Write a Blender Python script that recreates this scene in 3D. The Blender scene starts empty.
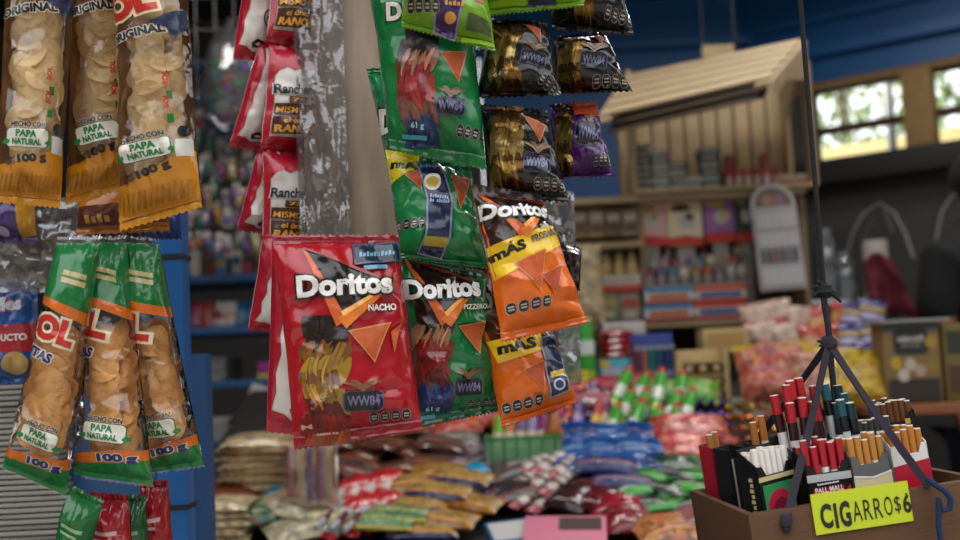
import bpy, bmesh, math, random
from mathutils import Vector, Matrix, Euler, noise
from mathutils.geometry import tessellate_polygon
R = math.radians
SC = bpy.context.scene
COL = SC.collection
rnd = random.Random(7)

# ---------------------------------------------------------------- camera model
FPX = 1100.0
CAM = Vector((0, 0, 1.2))
PITCH, ROLL = R(5.0), R(2.7)
Fv = Vector((0, math.cos(PITCH), math.sin(PITCH)))
U0 = Vector((0, -math.sin(PITCH), math.cos(PITCH)))
R0 = Vector((1, 0, 0))
Uv = U0 * math.cos(ROLL) + R0 * math.sin(ROLL)
Rv = R0 * math.cos(ROLL) - U0 * math.sin(ROLL)

def ray(px, py): return Fv + Rv * ((px - 480) / FPX) + Uv * ((270 - py) / FPX)
def P(px, py, d): return CAM + ray(px, py) * d                     # a point at depth d
def PY(px, py, Y): r = ray(px, py); return CAM + r * (Y / r.y)     # a point in the plane y = Y
def PZ(px, py, z): r = ray(px, py); return CAM + r * ((z - CAM.z) / r.z)

cd = bpy.data.cameras.new('camera'); cam = bpy.data.objects.new('camera', cd); COL.objects.link(cam)
cd.sensor_width = 36; cd.lens = FPX / 960 * 36
m = Matrix((Rv, Uv, -Fv)).transposed().to_4x4(); m.translation = CAM
cam.matrix_world = m
cd.dof.use_dof = True; cd.dof.focus_distance = 1.27; cd.dof.aperture_fstop = 3.3
cd.clip_start = 0.02; cd.clip_end = 200
SC.camera = cam

# ---------------------------------------------------------------- materials
def lin(h):
    if not isinstance(h, str): return tuple(h)
    h = h.lstrip('#'); o = []
    for i in (0, 2, 4):
        c = int(h[i:i+2], 16) / 255
        o.append(c / 12.92 if c <= .04045 else ((c + .055) / 1.055) ** 2.4)
    return tuple(o)
MATS = {}
def mk(name):
    mt = bpy.data.materials.new(name); mt.use_nodes = True
    nt = mt.node_tree; b = nt.nodes['Principled BSDF']
    return mt, nt, b
def bump(nt, b, scale, strength, dist=.002, detail=3, tex='NOISE', stretch=None):
    tc = nt.nodes.new('ShaderNodeTexCoord')
    src = tc.outputs['Object']
    if stretch:
        mp = nt.nodes.new('ShaderNodeMapping'); mp.inputs['Scale'].default_value = stretch
        nt.links.new(src, mp.inputs['Vector']); src = mp.outputs['Vector']
    n = nt.nodes.new('ShaderNodeTexNoise'); n.inputs['Scale'].default_value = scale; n.inputs['Detail'].default_value = detail
    nt.links.new(src, n.inputs['Vector'])
    bp = nt.nodes.new('ShaderNodeBump'); bp.inputs['Strength'].default_value = strength; bp.inputs['Distance'].default_value = dist
    nt.links.new(n.outputs['Fac'], bp.inputs['Height']); nt.links.new(bp.outputs['Normal'], b.inputs['Normal']); nt.links.new(bp.outputs['Normal'], b.inputs['Coat Normal'])
    return n
def mat(hexc, kind='matte'):
    """one procedural material per colour and surface kind"""
    key = (hexc, kind)
    if key in MATS: return MATS[key]
    mt, nt, b = mk(f'{kind}_{hexc}'.replace('#', ''))
    c = lin(hexc)
    b.inputs['Base Color'].default_value = (*c, 1)
    if kind == 'foil':                                    # printed snack-bag film
        b.inputs['Roughness'].default_value = .27; b.inputs['Coat Weight'].default_value = .6; b.inputs['Coat Roughness'].default_value = .07; b.inputs['Specular IOR Level'].default_value = .35
        bump(nt, b, 20, .8, .008, 2.5)
    elif kind == 'print':                                 # foil covered in small lettering and pictures
        b.inputs['Roughness'].default_value = .35; b.inputs['Coat Weight'].default_value = .25; b.inputs['Coat Roughness'].default_value = .1
        bump(nt, b, 40, .5, .004, 3)
        tc = nt.nodes.new('ShaderNodeTexCoord'); mp = nt.nodes.new('ShaderNodeMapping'); mp.inputs['Scale'].default_value = (1, 1.7, 1)
        n2 = nt.nodes.new('ShaderNodeTexNoise'); n2.inputs['Scale'].default_value = 75; n2.inputs['Detail'].default_value = 1
        n3 = nt.nodes.new('ShaderNodeTexNoise'); n3.inputs['Scale'].default_value = 38; n3.inputs['Detail'].default_value = 1
        cr = nt.nodes.new('ShaderNodeValToRGB'); cr.color_ramp.interpolation = 'CONSTANT'; el = cr.color_ramp.elements
        acc = lin(('c8bca8', 'c8a030', 'b03024', 'c8bca8', '2c4c8c', '3c7c40')[int(hexc, 16) % 6]); pale = tuple(.35*x+.65*y for x, y in zip(c, acc)); dk = tuple(x*.35 for x in c)
        el[0].position = 0; el[0].color = (*dk, 1); el[1].position = .40; el[1].color = (*c, 1); e = el.new(.60); e.color = (*pale, 1)
        c2 = nt.nodes.new('ShaderNodeMix'); c2.data_type = 'RGBA'; c2.inputs['B'].default_value = (c[0]*.6+.05, c[1]*.6+.03, c[2]*.6+.02, 1)
        rp = nt.nodes.new('ShaderNodeMapRange'); rp.inputs[1].default_value = .58; rp.inputs[2].default_value = .60
        nt.links.new(tc.outputs['Object'], mp.inputs['Vector']); nt.links.new(mp.outputs[0], n2.inputs['Vector']); nt.links.new(tc.outputs['Object'], n3.inputs['Vector'])
        nt.links.new(n2.outputs['Fac'], cr.inputs[0]); nt.links.new(n3.outputs['Fac'], rp.inputs[0]); nt.links.new(rp.outputs[0], c2.inputs['Factor'])
        nt.links.new(cr.outputs[0], c2.inputs['A']); nt.links.new(c2.outputs['Result'], b.inputs['Base Color'])
    elif kind == 'ink':                                   # print on the film
        b.inputs['Roughness'].default_value = .30; b.inputs['Coat Weight'].default_value = .6; b.inputs['Coat Roughness'].default_value = .07; b.inputs['Specular IOR Level'].default_value = .35
        bump(nt, b, 20, .8, .008, 2.5)
    elif kind == 'gold':
        b.inputs['Metallic'].default_value = .85; b.inputs['Roughness'].default_value = .28
        bump(nt, b, 40, .5, .003, 4)
    elif kind == 'gloss':
        b.inputs['Roughness'].default_value = .25; bump(nt, b, 60, .15, .002)
    elif kind == 'metal':
        b.inputs['Metallic'].default_value = .9; b.inputs['Roughness'].default_value = .35
        bump(nt, b, 90, .05)
    elif kind == 'chip':
        n = bump(nt, b, 220, .5, .001, 4)
        mx = nt.nodes.new('ShaderNodeMix'); mx.data_type = 'RGBA'
        mx.inputs['A'].default_value = (*c, 1); mx.inputs['B'].default_value = (c[0]*.80, c[1]*.66, c[2]*.48, 1)
        rp = nt.nodes.new('ShaderNodeMapRange'); rp.inputs[1].default_value = .5; rp.inputs[2].default_value = .75
        nt.links.new(n.outputs['Fac'], rp.inputs[0]); nt.links.new(rp.outputs[0], mx.inputs['Factor'])
        nt.links.new(mx.outputs['Result'], b.inputs['Base Color']); b.inputs['Roughness'].default_value = .55
        n.inputs['Scale'].default_value = 120
    elif kind == 'wood':
        n = bump(nt, b, 14, .3, .003, 6, stretch=(1, 9, 9))
        mx = nt.nodes.new('ShaderNodeMix'); mx.data_type = 'RGBA'
        mx.inputs['A'].default_value = (c[0]*.6, c[1]*.56, c[2]*.5, 1); mx.inputs['B'].default_value = (min(1, c[0]*1.2), min(1, c[1]*1.2), min(1, c[2]*1.2), 1)
        nt.links.new(n.outputs['Fac'], mx.inputs['Factor']); nt.links.new(mx.outputs['Result'], b.inputs['Base Color'])
        b.inputs['Roughness'].default_value = .7
    elif kind == 'vwood':
        n = bump(nt, b, 14, .3, .003, 6, stretch=(9, 9, 1))
        mx = nt.nodes.new('ShaderNodeMix'); mx.data_type = 'RGBA'
        mx.inputs['A'].default_value = (c[0]*.6, c[1]*.56, c[2]*.5, 1); mx.inputs['B'].default_value = (min(1, c[0]*1.2), min(1, c[1]*1.2), min(1, c[2]*1.2), 1)
        nt.links.new(n.outputs['Fac'], mx.inputs['Factor']); nt.links.new(mx.outputs['Result'], b.inputs['Base Color'])
        b.inputs['Roughness'].default_value = .7
    elif kind == 'nuts':                                  # packed nuts seen through film
        tc = nt.nodes.new('ShaderNodeTexCoord')
        v = nt.nodes.new('ShaderNodeTexVoronoi'); v.inputs['Scale'].default_value = 75
        nt.links.new(tc.outputs['Object'], v.inputs['Vector'])
        cr = nt.nodes.new('ShaderNodeMix'); cr.data_type = 'RGBA'
        cr.inputs['A'].default_value = (*[x*.55 for x in c], 1); cr.inputs['B'].default_value = (*[min(1, x*1.35) for x in c], 1)
        sp = nt.nodes.new('ShaderNodeSeparateColor'); nt.links.new(v.outputs['Color'], sp.inputs[0])
        nt.links.new(sp.outputs[0], cr.inputs['Factor']); nt.links.new(cr.outputs['Result'], b.inputs['Base Color'])
        bp = nt.nodes.new('ShaderNodeBump'); bp.inputs['Strength'].default_value = .5; bp.inputs['Distance'].default_value = .004; bp.invert = True
        nt.links.new(v.outputs['Distance'], bp.inputs['Height']); nt.links.new(bp.outputs['Normal'], b.inputs['Normal'])
        b.inputs['Roughness'].default_value = .3; b.inputs['Coat Weight'].default_value = .4
    elif kind == 'speckle':                               # a bag of small mixed sweets
        tc = nt.nodes.new('ShaderNodeTexCoord')
        v = nt.nodes.new('ShaderNodeTexVoronoi'); v.inputs['Scale'].default_value = 85
        nt.links.new(tc.outputs['Object'], v.inputs['Vector'])
        sp = nt.nodes.new('ShaderNodeSeparateColor'); nt.links.new(v.outputs['Color'], sp.inputs[0])
        cr = nt.nodes.new('ShaderNodeValToRGB'); cr.color_ramp.interpolation = 'CONSTANT'
        cols = [c, tuple(.75*x+.25*y for x, y in zip(c, lin('c8b9a0'))), tuple(x*.4 for x in c), c, tuple(.6*x+.4*y for x, y in zip(c, lin('b03028'))), tuple(.5*x+.5*y for x, y in zip(c, lin('c8a040'))), tuple(x*.7 for x in c)]
        el = cr.color_ramp.elements
        while len(el) < len(cols): el.new(.5)
        for i, cc in enumerate(cols): el[i].position = i / len(cols); el[i].color = (*cc, 1)
        nt.links.new(sp.outputs[0], cr.inputs[0]); nt.links.new(cr.outputs[0], b.inputs['Base Color'])
        b.inputs['Roughness'].default_value = .35; b.inputs['Coat Weight'].default_value = .25
        bump(nt, b, 45, .5, .004)
    elif kind == 'cloth':
        b.inputs['Roughness'].default_value = .9; bump(nt, b, 300, .2, .001)
    elif kind == 'skin':
        b.inputs['Roughness'].default_value = .5; b.inputs['Subsurface Weight'].default_value = .1; bump(nt, b, 200, .05, .001)
    else:
        b.inputs['Roughness'].default_value = .6; bump(nt, b, 80, .12, .002)
    MATS[key] = mt
    return mt
def film(name, milky=.03, tint=(1, 1, 1), rough=.1, gl=.14, bscale=22, bstr=.6):
    """clear plastic film: mostly see-through, with glossy creases"""
    if name in MATS: return MATS[name]
    mt = bpy.data.materials.new(name); mt.use_nodes = True; nt = mt.node_tree; nt.nodes.clear()
    out = nt.nodes.new('ShaderNodeOutputMaterial')
    tr = nt.nodes.new('ShaderNodeBsdfTransparent'); tr.inputs[0].default_value = (*[.97*x for x in tint], 1)
    df = nt.nodes.new('ShaderNodeBsdfDiffuse'); df.inputs[0].default_value = (.8*tint[0], .8*tint[1], .8*tint[2], 1)
    gs = nt.nodes.new('ShaderNodeBsdfGlossy'); gs.inputs['Roughness'].default_value = rough; gs.inputs[0].default_value = (1, 1, 1, 1)
    m1 = nt.nodes.new('ShaderNodeMixShader'); m1.inputs[0].default_value = milky
    m2 = nt.nodes.new('ShaderNodeMixShader')
    fr = nt.nodes.new('ShaderNodeFresnel'); fr.inputs[0].default_value = 1.5
    ad = nt.nodes.new('ShaderNodeMath'); ad.operation = 'ADD'; ad.inputs[1].default_value = gl - .04; ad.use_clamp = True
    tc = nt.nodes.new('ShaderNodeTexCoord')
    n = nt.nodes.new('ShaderNodeTexNoise'); n.inputs['Scale'].default_value = bscale; n.inputs['Detail'].default_value = 4
    bp = nt.nodes.new('ShaderNodeBump'); bp.inputs['Strength'].default_value = bstr; bp.inputs['Distance'].default_value = .01
    L = nt.links.new
    L(tc.outputs['Object'], n.inputs['Vector']); L(n.outputs['Fac'], bp.inputs['Height']); L(bp.outputs['Normal'], gs.inputs['Normal'])
    L(fr.outputs[0], ad.inputs[0]); L(ad.outputs[0], m2.inputs[0])
    L(tr.outputs[0], m1.inputs[1]); L(df.outputs[0], m1.inputs[2]); L(m1.outputs[0], m2.inputs[1]); L(gs.outputs[0], m2.inputs[2])
    L(m2.outputs[0], out.inputs[0])
    MATS[name] = mt
    return mt

# ---------------------------------------------------------------- mesh builder
class MB:
    def __init__(s): s.v = []; s.f = []; s.m = []; s.mats = []
    def mi(s, mt):
        if isinstance(mt, str): mt = mat(mt)
        if mt not in s.mats: s.mats.append(mt)
        return s.mats.index(mt)
    def add(s, vs, fs, mt, M=None):
        o = len(s.v); k = s.mi(mt)
        s.v += [tuple(M @ Vector(p)) if M is not None else tuple(p) for p in vs]
        for f in fs: s.f.append(tuple(i + o for i in f)); s.m.append(k)
        return s
    def box(s, c, d, mt, rot=None, M=None):
        x, y, z = d[0]/2, d[1]/2, d[2]/2
        vs = [Vector((a, b, e)) for a in (-x, x) for b in (-y, y) for e in (-z, z)]
        if rot: q = Euler(rot).to_matrix(); vs = [q @ p for p in vs]
        vs = [p + Vector(c) for p in vs]
        return s.add(vs, [(0,1,3,2),(4,6,7,5),(0,4,5,1),(2,3,7,6),(0,2,6,4),(1,5,7,3)], mt, M)
    def prism(s, pts, z0, z1, mt, M=None):                # polygon in xy extruded along z
        n = len(pts)
        vs = [(x, y, z0) for x, y in pts] + [(x, y, z1) for x, y in pts]
        fs = [tuple(range(n-1, -1, -1)), tuple(range(n, 2*n))] + [(i, (i+1) % n, n+(i+1) % n, n+i) for i in range(n)]
        return s.add(vs, fs, mt, M)
    def tube(s, path, r, mt, seg=8, M=None, cap=True, flat=1.0):
        path = [Vector(p) for p in path]; n = len(path)
        rs = r if isinstance(r, (list, tuple)) else [r]*n
        vs = []; fs = []; side = None
        for i, p in enumerate(path):
            t = (path[min(i+1, n-1)] - path[max(i-1, 0)]).normalized()
            if side is None:
                side = t.cross(Vector((0, 0, 1)) if abs(t.z) < .9 else Vector((1, 0, 0))).normalized()
            else: side = (side - t*side.dot(t)).normalized()
            up = t.cross(side)
            for k in range(seg):
                a = 2*math.pi*k/seg
                vs.append(p + side*math.cos(a)*rs[i] + up*math.sin(a)*rs[i]*flat)
        for i in range(n-1):
            for k in range(seg):
                fs.append((i*seg+k, i*seg+(k+1) % seg, (i+1)*seg+(k+1) % seg, (i+1)*seg+k))
        if cap: fs += [tuple(range(seg-1, -1, -1)), tuple((n-1)*seg+k for k in range(seg))]
        return s.add(vs, fs, mt, M)
    def lathe(s, prof, mt, seg=16, M=None):               # profile (r, z) bottom to top
        vs = []; fs = []; n = len(prof)
        for r, z in prof:
            for k in range(seg):
                a = 2*math.pi*k/seg; vs.append((r*math.cos(a), r*math.sin(a), z))
        for i in range(n-1):
            for k in range(seg): fs.append((i*seg+k, i*seg+(k+1) % seg, (i+1)*seg+(k+1) % seg, (i+1)*seg+k))
        fs += [tuple(range(seg-1, -1, -1)), tuple((n-1)*seg+k for k in range(seg))]
        return s.add(vs, fs, mt, M)
    def blob(s, c, r, mt, seg=10, rings=6, jit=0, seed=0, M=None):
        vs = [(c[0], c[1], c[2]-r[2])]; fs = []
        for i in range(1, rings):
            ph = -math.pi/2 + math.pi*i/rings
            for k in range(seg):
                a = 2*math.pi*k/seg; d = Vector((math.cos(a)*math.cos(ph), math.sin(a)*math.cos(ph), math.sin(ph)))
                q = 1 + jit*noise.noise(d*1.7 + Vector((seed*3.1, 0, 0)))
                vs.append((c[0]+d.x*r[0]*q, c[1]+d.y*r[1]*q, c[2]+d.z*r[2]*q))
        vs.append((c[0], c[1], c[2]+r[2])); top = len(vs)-1
        for k in range(seg): fs.append((0, 1+(k+1) % seg, 1+k))
        for i in range(rings-2):
            for k in range(seg): fs.append((1+i*seg+k, 1+i*seg+(k+1) % seg, 1+(i+1)*seg+(k+1) % seg, 1+(i+1)*seg+k))
        o = 1+(rings-2)*seg
        for k in range(seg): fs.append((o+k, o+(k+1) % seg, top))
        return s.add(vs, fs, mt, M)
    def pillow(s, w, l, t, mt, band=None, nu=8, nv=12, seed=0, wob=.1, M=None, z0=0):
        """a sealed flow-pack lying flat: w across, l along, t thick; band = [(v0, v1, material)]"""
        def pt(u, v, sg):
            e = min(1, min(v, 1-v)/.18); e = max(0, (e-.25)/.75)
            g = (4*u*(1-u))**.45 * (e*(2-e))**.6
            q = noise.noise(Vector((u*3+seed*7.3, v*4, sg)))*wob
            pin = 1-.06*math.sin(math.pi*v)
            return ((u-.5)*w*pin, (v-.5)*l, z0 + t/2 + sg*t/2*g*(1+q) + t*.12*noise.noise(Vector((u*5, v*5, seed+3)))*(1-g)*(.6))
        for sg in (1, -1):
            vs = [pt(i/nu, j/nv, sg) for j in range(nv+1) for i in range(nu+1)]
            groups = {}
            for j in range(nv):
                v = (j+.5)/nv; mm = mt
                for b in band or []:
                    if b[0] <= v < b[1]: mm = b[2]
                for i in range(nu):
                    a = j*(nu+1)+i; f = (a, a+1, a+nu+2, a+nu+1)
                    groups.setdefault(s.mi(mm), []).append(f if sg > 0 else f[::-1])
            o = len(s.v)
            s.v += [tuple(M @ Vector(p)) if M is not None else p for p in vs]
            for k, fl in groups.items():
                for f in fl: s.f.append(tuple(i+o for i in f)); s.m.append(k)
        return s
    def build(s, name, parent=None, org=None, smooth=True, bevel=0, loc=None):
        me = bpy.data.meshes.new(name)
        vs = s.v if org is None else [(p[0]-org[0], p[1]-org[1], p[2]-org[2]) for p in s.v]
        me.from_pydata([tuple(p) for p in vs], [], s.f)
        for mt in s.mats: me.materials.append(mt)
        me.polygons.foreach_set('material_index', s.m)
        if bevel:
            bm = bmesh.new(); bm.from_mesh(me)
            es = [e for e in bm.edges if len(e.link_faces) == 2 and e.calc_face_angle(0) > .6]
            bmesh.ops.bevel(bm, geom=es, offset=bevel, segments=2, affect='EDGES', profile=.6)
            bm.to_mesh(me); bm.free()
        me.update()
        if smooth:
            me.polygons.foreach_set('use_smooth', [True]*len(me.polygons)); me.set_sharp_from_angle(angle=R(42))
        o = bpy.data.objects.new(name, me); COL.objects.link(o)
        if parent is not None: o.parent = parent
        if loc is not None: o.location = loc
        return o

def tag(o, label=None, cat=None, group=None, kind=None):
    if label: o['label'] = label
    if cat: o['category'] = cat
    if group: o['group'] = group
    if kind: o['kind'] = kind
    return o
def thing(name, label, cat, loc=(0, 0, 0), rot=(0, 0, 0), group=None):
    o = bpy.data.objects.new(name, None); COL.objects.link(o); o.empty_display_size = .02
    o.location = loc; o.rotation_euler = rot
    return tag(o, label, cat, group)
def struct(name, mb, bevel=0): return tag(mb.build(name, bevel=bevel, smooth=bool(bevel)), kind='structure')
def dup(root, loc, rot=None, label=None, group=None, scale=None):
    r = root.copy(); COL.objects.link(r); r.location = loc
    if rot is not None: r.rotation_euler = rot
    if scale is not None: r.scale = scale
    if label: r['label'] = label
    if group: r['group'] = group
    for ch in list(root.children):
        c = ch.copy(); COL.objects.link(c); c.parent = r
        for g in list(ch.children):
            d = g.copy(); COL.objects.link(d); d.parent = c
    return r
class Rep:
    """first call moves the prototype itself, later calls copy it"""
    def __init__(s, root): s.root = root; s.used = False
    def put(s, loc, rot=None, label=None, group=None, scale=None):
        if s.used: return dup(s.root, loc, rot, label, group, scale)
        s.used = True; o = s.root; o.location = loc
        if rot is not None: o.rotation_euler = rot
        if scale is not None: o.scale = scale
        if label: o['label'] = label
        if group: o['group'] = group
        return o
ORD = ['first', 'second', 'third', 'fourth', 'fifth', 'sixth', 'seventh', 'eighth', 'ninth', 'tenth', 'eleventh', 'twelfth',
       'thirteenth', 'fourteenth', 'fifteenth', 'sixteenth', 'seventeenth', 'eighteenth', 'nineteenth', 'twentieth']
def nth(i, n, a='left', b='right'):
    """place in a row of n"""
    if n == 1: return 'only'
    if i == 0: return f'{a}most'
    if i == n-1: return f'{b}most'
    if i <= (n-1)//2: return f'{ORD[i]} from the {a}'
    return f'{ORD[n-1-i]} from the {b}'

# ---------------------------------------------------------------- lettering
TXT = {}
def text_geo(s, bold=.0):
    key = (s, bold)
    if key in TXT: return TXT[key]
    cu = bpy.data.curves.new('lettering', 'FONT'); cu.body = s; cu.offset = bold; cu.resolution_u = 3
    ob = bpy.data.objects.new('lettering', cu); COL.objects.link(ob)
    dg = bpy.context.evaluated_depsgraph_get(); dg.update()
    me = bpy.data.meshes.new_from_object(ob.evaluated_get(dg), depsgraph=dg)
    bm = bmesh.new(); bm.from_mesh(me)
    bmesh.ops.triangulate(bm, faces=bm.faces[:])
    for _ in range(5):
        es = [e for e in bm.edges if e.calc_length() > .13]
        if not es: break
        bmesh.ops.subdivide_edges(bm, edges=es, cuts=1); bmesh.ops.triangulate(bm, faces=[f for f in bm.faces if len(f.verts) > 3])
    bm.verts.ensure_lookup_table()
    vs = [(v.co.x, v.co.y) for v in bm.verts]; fs = [tuple(v.index for v in f.verts) for f in bm.faces]
    bm.free(); bpy.data.meshes.remove(me); bpy.data.objects.remove(ob); bpy.data.curves.remove(cu)
    xs = [p[0] for p in vs] or [0, 1]; ys = [p[1] for p in vs] or [0, 1]
    TXT[key] = (vs, fs, (min(xs), min(ys), max(xs), max(ys)))
    return TXT[key]
def poly_geo(pts, L):
    tri = tessellate_polygon([[Vector((x, y, 0)) for x, y in pts]])
    bm = bmesh.new(); vv = [bm.verts.new((x, y, 0)) for x, y in pts]
    for t in tri:
        try: bm.faces.new([vv[i] for i in t])
        except ValueError: pass
    for _ in range(7):
        es = [e for e in bm.edges if e.calc_length() > L]
        if not es: break
        bmesh.ops.subdivide_edges(bm, edges=es, cuts=1); bmesh.ops.triangulate(bm, faces=[f for f in bm.faces if len(f.verts) > 3])
    bm.verts.index_update()
    vs = [(v.co.x, v.co.y) for v in bm.verts]; fs = [tuple(v.index for v in f.verts) for f in bm.faces]
    bm.free(); return vs, fs
def flat_text(mb, s, bold, x0, x1, y0, y1, mt, M, z=0):
    """lettering fitted to a rectangle in the xy plane of M; marks too small to read become short bars"""
    if s[0] == '#':
        n = len(s)-1; c = (x1-x0)/n
        for i, ch in enumerate(s[1:]):
            if ch != ' ': mb.add([(x0+c*(i+.12), y0, z), (x0+c*(i+.82), y0, z), (x0+c*(i+.82), y1-(y1-y0)*.25*(i % 2), z), (x0+c*(i+.12), y1-(y1-y0)*.25*(i % 2), z)], [(0, 1, 2, 3)], mt, M)
        return
    vs, fs, bb = text_geo(s, bold); w = bb[2]-bb[0]; h = bb[3]-bb[1]
    mb.add([(x0+(x-bb[0])/w*(x1-x0), y0+(y-bb[1])/h*(y1-y0), z) for x, y in vs], fs, mt, M)
def rrect(x0, y0, x1, y1, r, n=4):
    out = []
    for cx, cy, a0 in ((x1-r, y1-r, 0), (x0+r, y1-r, 90), (x0+r, y0+r, 180), (x1-r, y0+r, 270)):
        for k in range(n+1):
            a = R(a0+90*k/n); out.append((cx+r*math.cos(a), cy+r*math.sin(a)))
    return out
def ell(cx, cy, rx, ry, n=20): return [(cx+rx*math.cos(2*math.pi*k/n), cy+ry*math.sin(2*math.pi*k/n)) for k in range(n)]
# ---------------------------------------------------------------- snack bags
def nz(a, b, c=0.0): return noise.noise(Vector((a, b, c)))
class Bag:
    """a snack bag hung by its top: four corners at their own distances, pillow bulge, creases, sealed ends, print on the film"""
    def __init__(s, name, label, cat, group, quad, d, T, base, seed, seal=(.07, .07), wr=.0040, backmat=None, nu=44, nv=62, sealmat=None, clear=None):
        s.q = quad; d = d if isinstance(d, (tuple, list)) else (d,)*4
        s.c = [P(q[0], q[1], dd) for q, dd in zip(quad, d)]           # TL TR BR BL
        s.T = T; s.seed = seed; s.seal = seal; s.wr = wr; s.nu = nu; s.nv = nv
        n = (s.c[1]-s.c[0]).cross(s.c[3]-s.c[0]).normalized()
        s.n = n if n.y < 0 else -n
        s.org = (s.c[2]+s.c[3])/2
        s.root = thing(name, label, cat, s.org, group=group)
        s.base = base if not isinstance(base, str) else mat(base, 'foil')
        s.back = backmat or s.base; s.sealmat = sealmat or s.base
        if isinstance(s.back, str): s.back = mat(s.back, 'foil')
        if isinstance(s.sealmat, str): s.sealmat = mat(s.sealmat, 'foil')
        rc = random.Random(seed*13+1); s.W = (s.c[1]-s.c[0]).length; s.H = (s.c[3]-s.c[0]).length; s.cr = []
        for _ in range(int(5+70*s.W*s.H*10)):
            e_ = rc.random(); u0, v0 = (rc.uniform(.05, .95), rc.choice((rc.uniform(.06, .3), rc.uniform(.7, .94)))) if e_ < .6 else (rc.choice((rc.uniform(.03, .25), rc.uniform(.75, .97))), rc.uniform(.15, .85))
            a_ = rc.uniform(-.7, .7)+(math.pi/2 if e_ < .6 else rc.choice((0, .5, -.5)))
            s.cr.append((u0*s.W, v0*s.H, math.cos(a_), math.sin(a_), rc.uniform(.012, .040), rc.uniform(.0032, .0085)*rc.choice((1, 1, -1)), rc.uniform(.004, .009)))
        s.grid = [[s.raw(i/nu, j/nv) for i in range(nu+1)] for j in range(nv+1)]
        s.parts = {}; s.boxes = []; s.tiny = 0
    def flat(s, u, v):
        a = s.c[0].lerp(s.c[1], u); b = s.c[3].lerp(s.c[2], u); return a.lerp(b, v)
    def hgt(s, u, v, sg=1):
        st, sb = s.seal
        e = min(1, max(0, (v-st)/.26)); f = min(1, max(0, (1-sb-v)/.22))
        gv = (e*(2-e))**.7 * (f*(2-f))**.7
        gu = max(0, 4*u*(1-u))**.55
        return s.T*gu*gv*(.62 if sg > 0 else -.5)
    def wrk(s, u, v):
        k = s.seed*5.17
        r = (.5-abs(nz(u*3.1+k, v*4.3, 1)))*.9 + nz(u*6+k, v*8, 4)*.55 + (.4-abs(nz(u*8+v*3+k, v*7-u*4, 8)))*.45
        dt = max(0, v-s.seal[0]); db = max(0, 1-s.seal[1]-v)
        fl = (math.exp(-dt/.13)+math.exp(-db/.13))*(abs(nz(u*9+k, v*1.6, 12))*2.2-.5)
        damp = min(1, min(u, 1-u)/.06)
        x, y = u*s.W, v*s.H; cz = 0
        for u0, v0, ca, sa, ln, am, wd in s.cr:
            dx, dy = x-u0, y-v0; t_ = (dx*ca+dy*sa)/ln
            if -1 < t_ < 1:
                q = abs(-dx*sa+dy*ca)/wd
                if q < 3: cz += am*(1-t_*t_)*math.exp(-q)
        kk = s.wr/.004
        return (s.wr*(r*.9+fl*.9)+cz*kk)*(.35+.65*damp)
    def raw(s, u, v, sg=1):
        uu = .5+(u-.5)*(1-.03*math.sin(math.pi*min(1, max(0, v))))
        uu += .010*nz(u*2+s.seed, v*6, 20)*(1 if 0 < v < 1 else .3)
        p = s.flat(uu, v)
        inseal = v <= s.seal[0]+1e-6 or v >= 1-s.seal[1]-1e-6
        w = s.wrk(u, v)*(.7 if inseal else 1)
        return p + s.n*(s.hgt(u, v, sg) + (w if sg > 0 else w*.6) + (.0004 if sg > 0 else -.0004))
    def surf(s, u, v, lift=0):
        u = min(1, max(0, u)); v = min(1, max(0, v))
        a = u*s.nu; b = v*s.nv; i = min(s.nu-1, int(a)); j = min(s.nv-1, int(b)); a -= i; b -= j
        g = s.grid
        p = (g[j][i]*(1-a)+g[j][i+1]*a)*(1-b) + (g[j+1][i]*(1-a)+g[j+1][i+1]*a)*b
        return p + s.n*lift
    def uv(s, px, py):
        u = v = .5; q = s.q
        for _ in range(12):
            ax = q[0][0]+(q[1][0]-q[0][0])*u; ay = q[0][1]+(q[1][1]-q[0][1])*u
            bx = q[3][0]+(q[2][0]-q[3][0])*u; by = q[3][1]+(q[2][1]-q[3][1])*u
            x = ax+(bx-ax)*v; y = ay+(by-ay)*v
            xu = (q[1][0]-q[0][0])*(1-v)+(q[2][0]-q[3][0])*v; yu = (q[1][1]-q[0][1])*(1-v)+(q[2][1]-q[3][1])*v
            xv = bx-ax; yv = by-ay; D = xu*yv-xv*yu
            ex, ey = px-x, py-y
            u += (ex*yv-ey*xv)/D; v += (xu*ey-yu*ex)/D
        return u, v
    def put(s, vs, fs, mt, part, lim=.004):
        x0 = min(p[0] for p in vs); x1 = max(p[0] for p in vs); y0 = min(p[1] for p in vs); y1 = max(p[1] for p in vs)
        if s.tiny: lv = s.tiny; s.tiny += .06                       # many thin strokes of one picture
        else: lv = 1+max([b[4] for b in s.boxes if b[0] < x1 and b[1] > x0 and b[2] < y1 and b[3] > y0], default=0)
        if part in ('print', 'lettering') and not s.tiny: s.nk = getattr(s, 'nk', 0)+1; part = f'{part}|{s.nk}'
        s.boxes.append((x0, x1, y0, y1, math.ceil(lv))); lift = .0004+.00042*lv
        if isinstance(mt, str): mt = mat(mt, 'ink')
        pts = []; bad = set()
        for i, (x, y) in enumerate(vs):
            u, v = s.uv(x, y)
            if not (-lim <= u <= 1+lim and -lim <= v <= 1+lim): bad.add(i)
            pts.append(s.surf(u, v, lift))
        fs = [f for f in fs if not all(i in bad for i in f)]
        s.parts.setdefault(part, MB()).add(pts, fs, mt)
    def poly(s, pts, mt, part='print', L=3.5):
        vs, fs = poly_geo(pts, L); s.put(vs, fs, mt, part)
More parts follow.
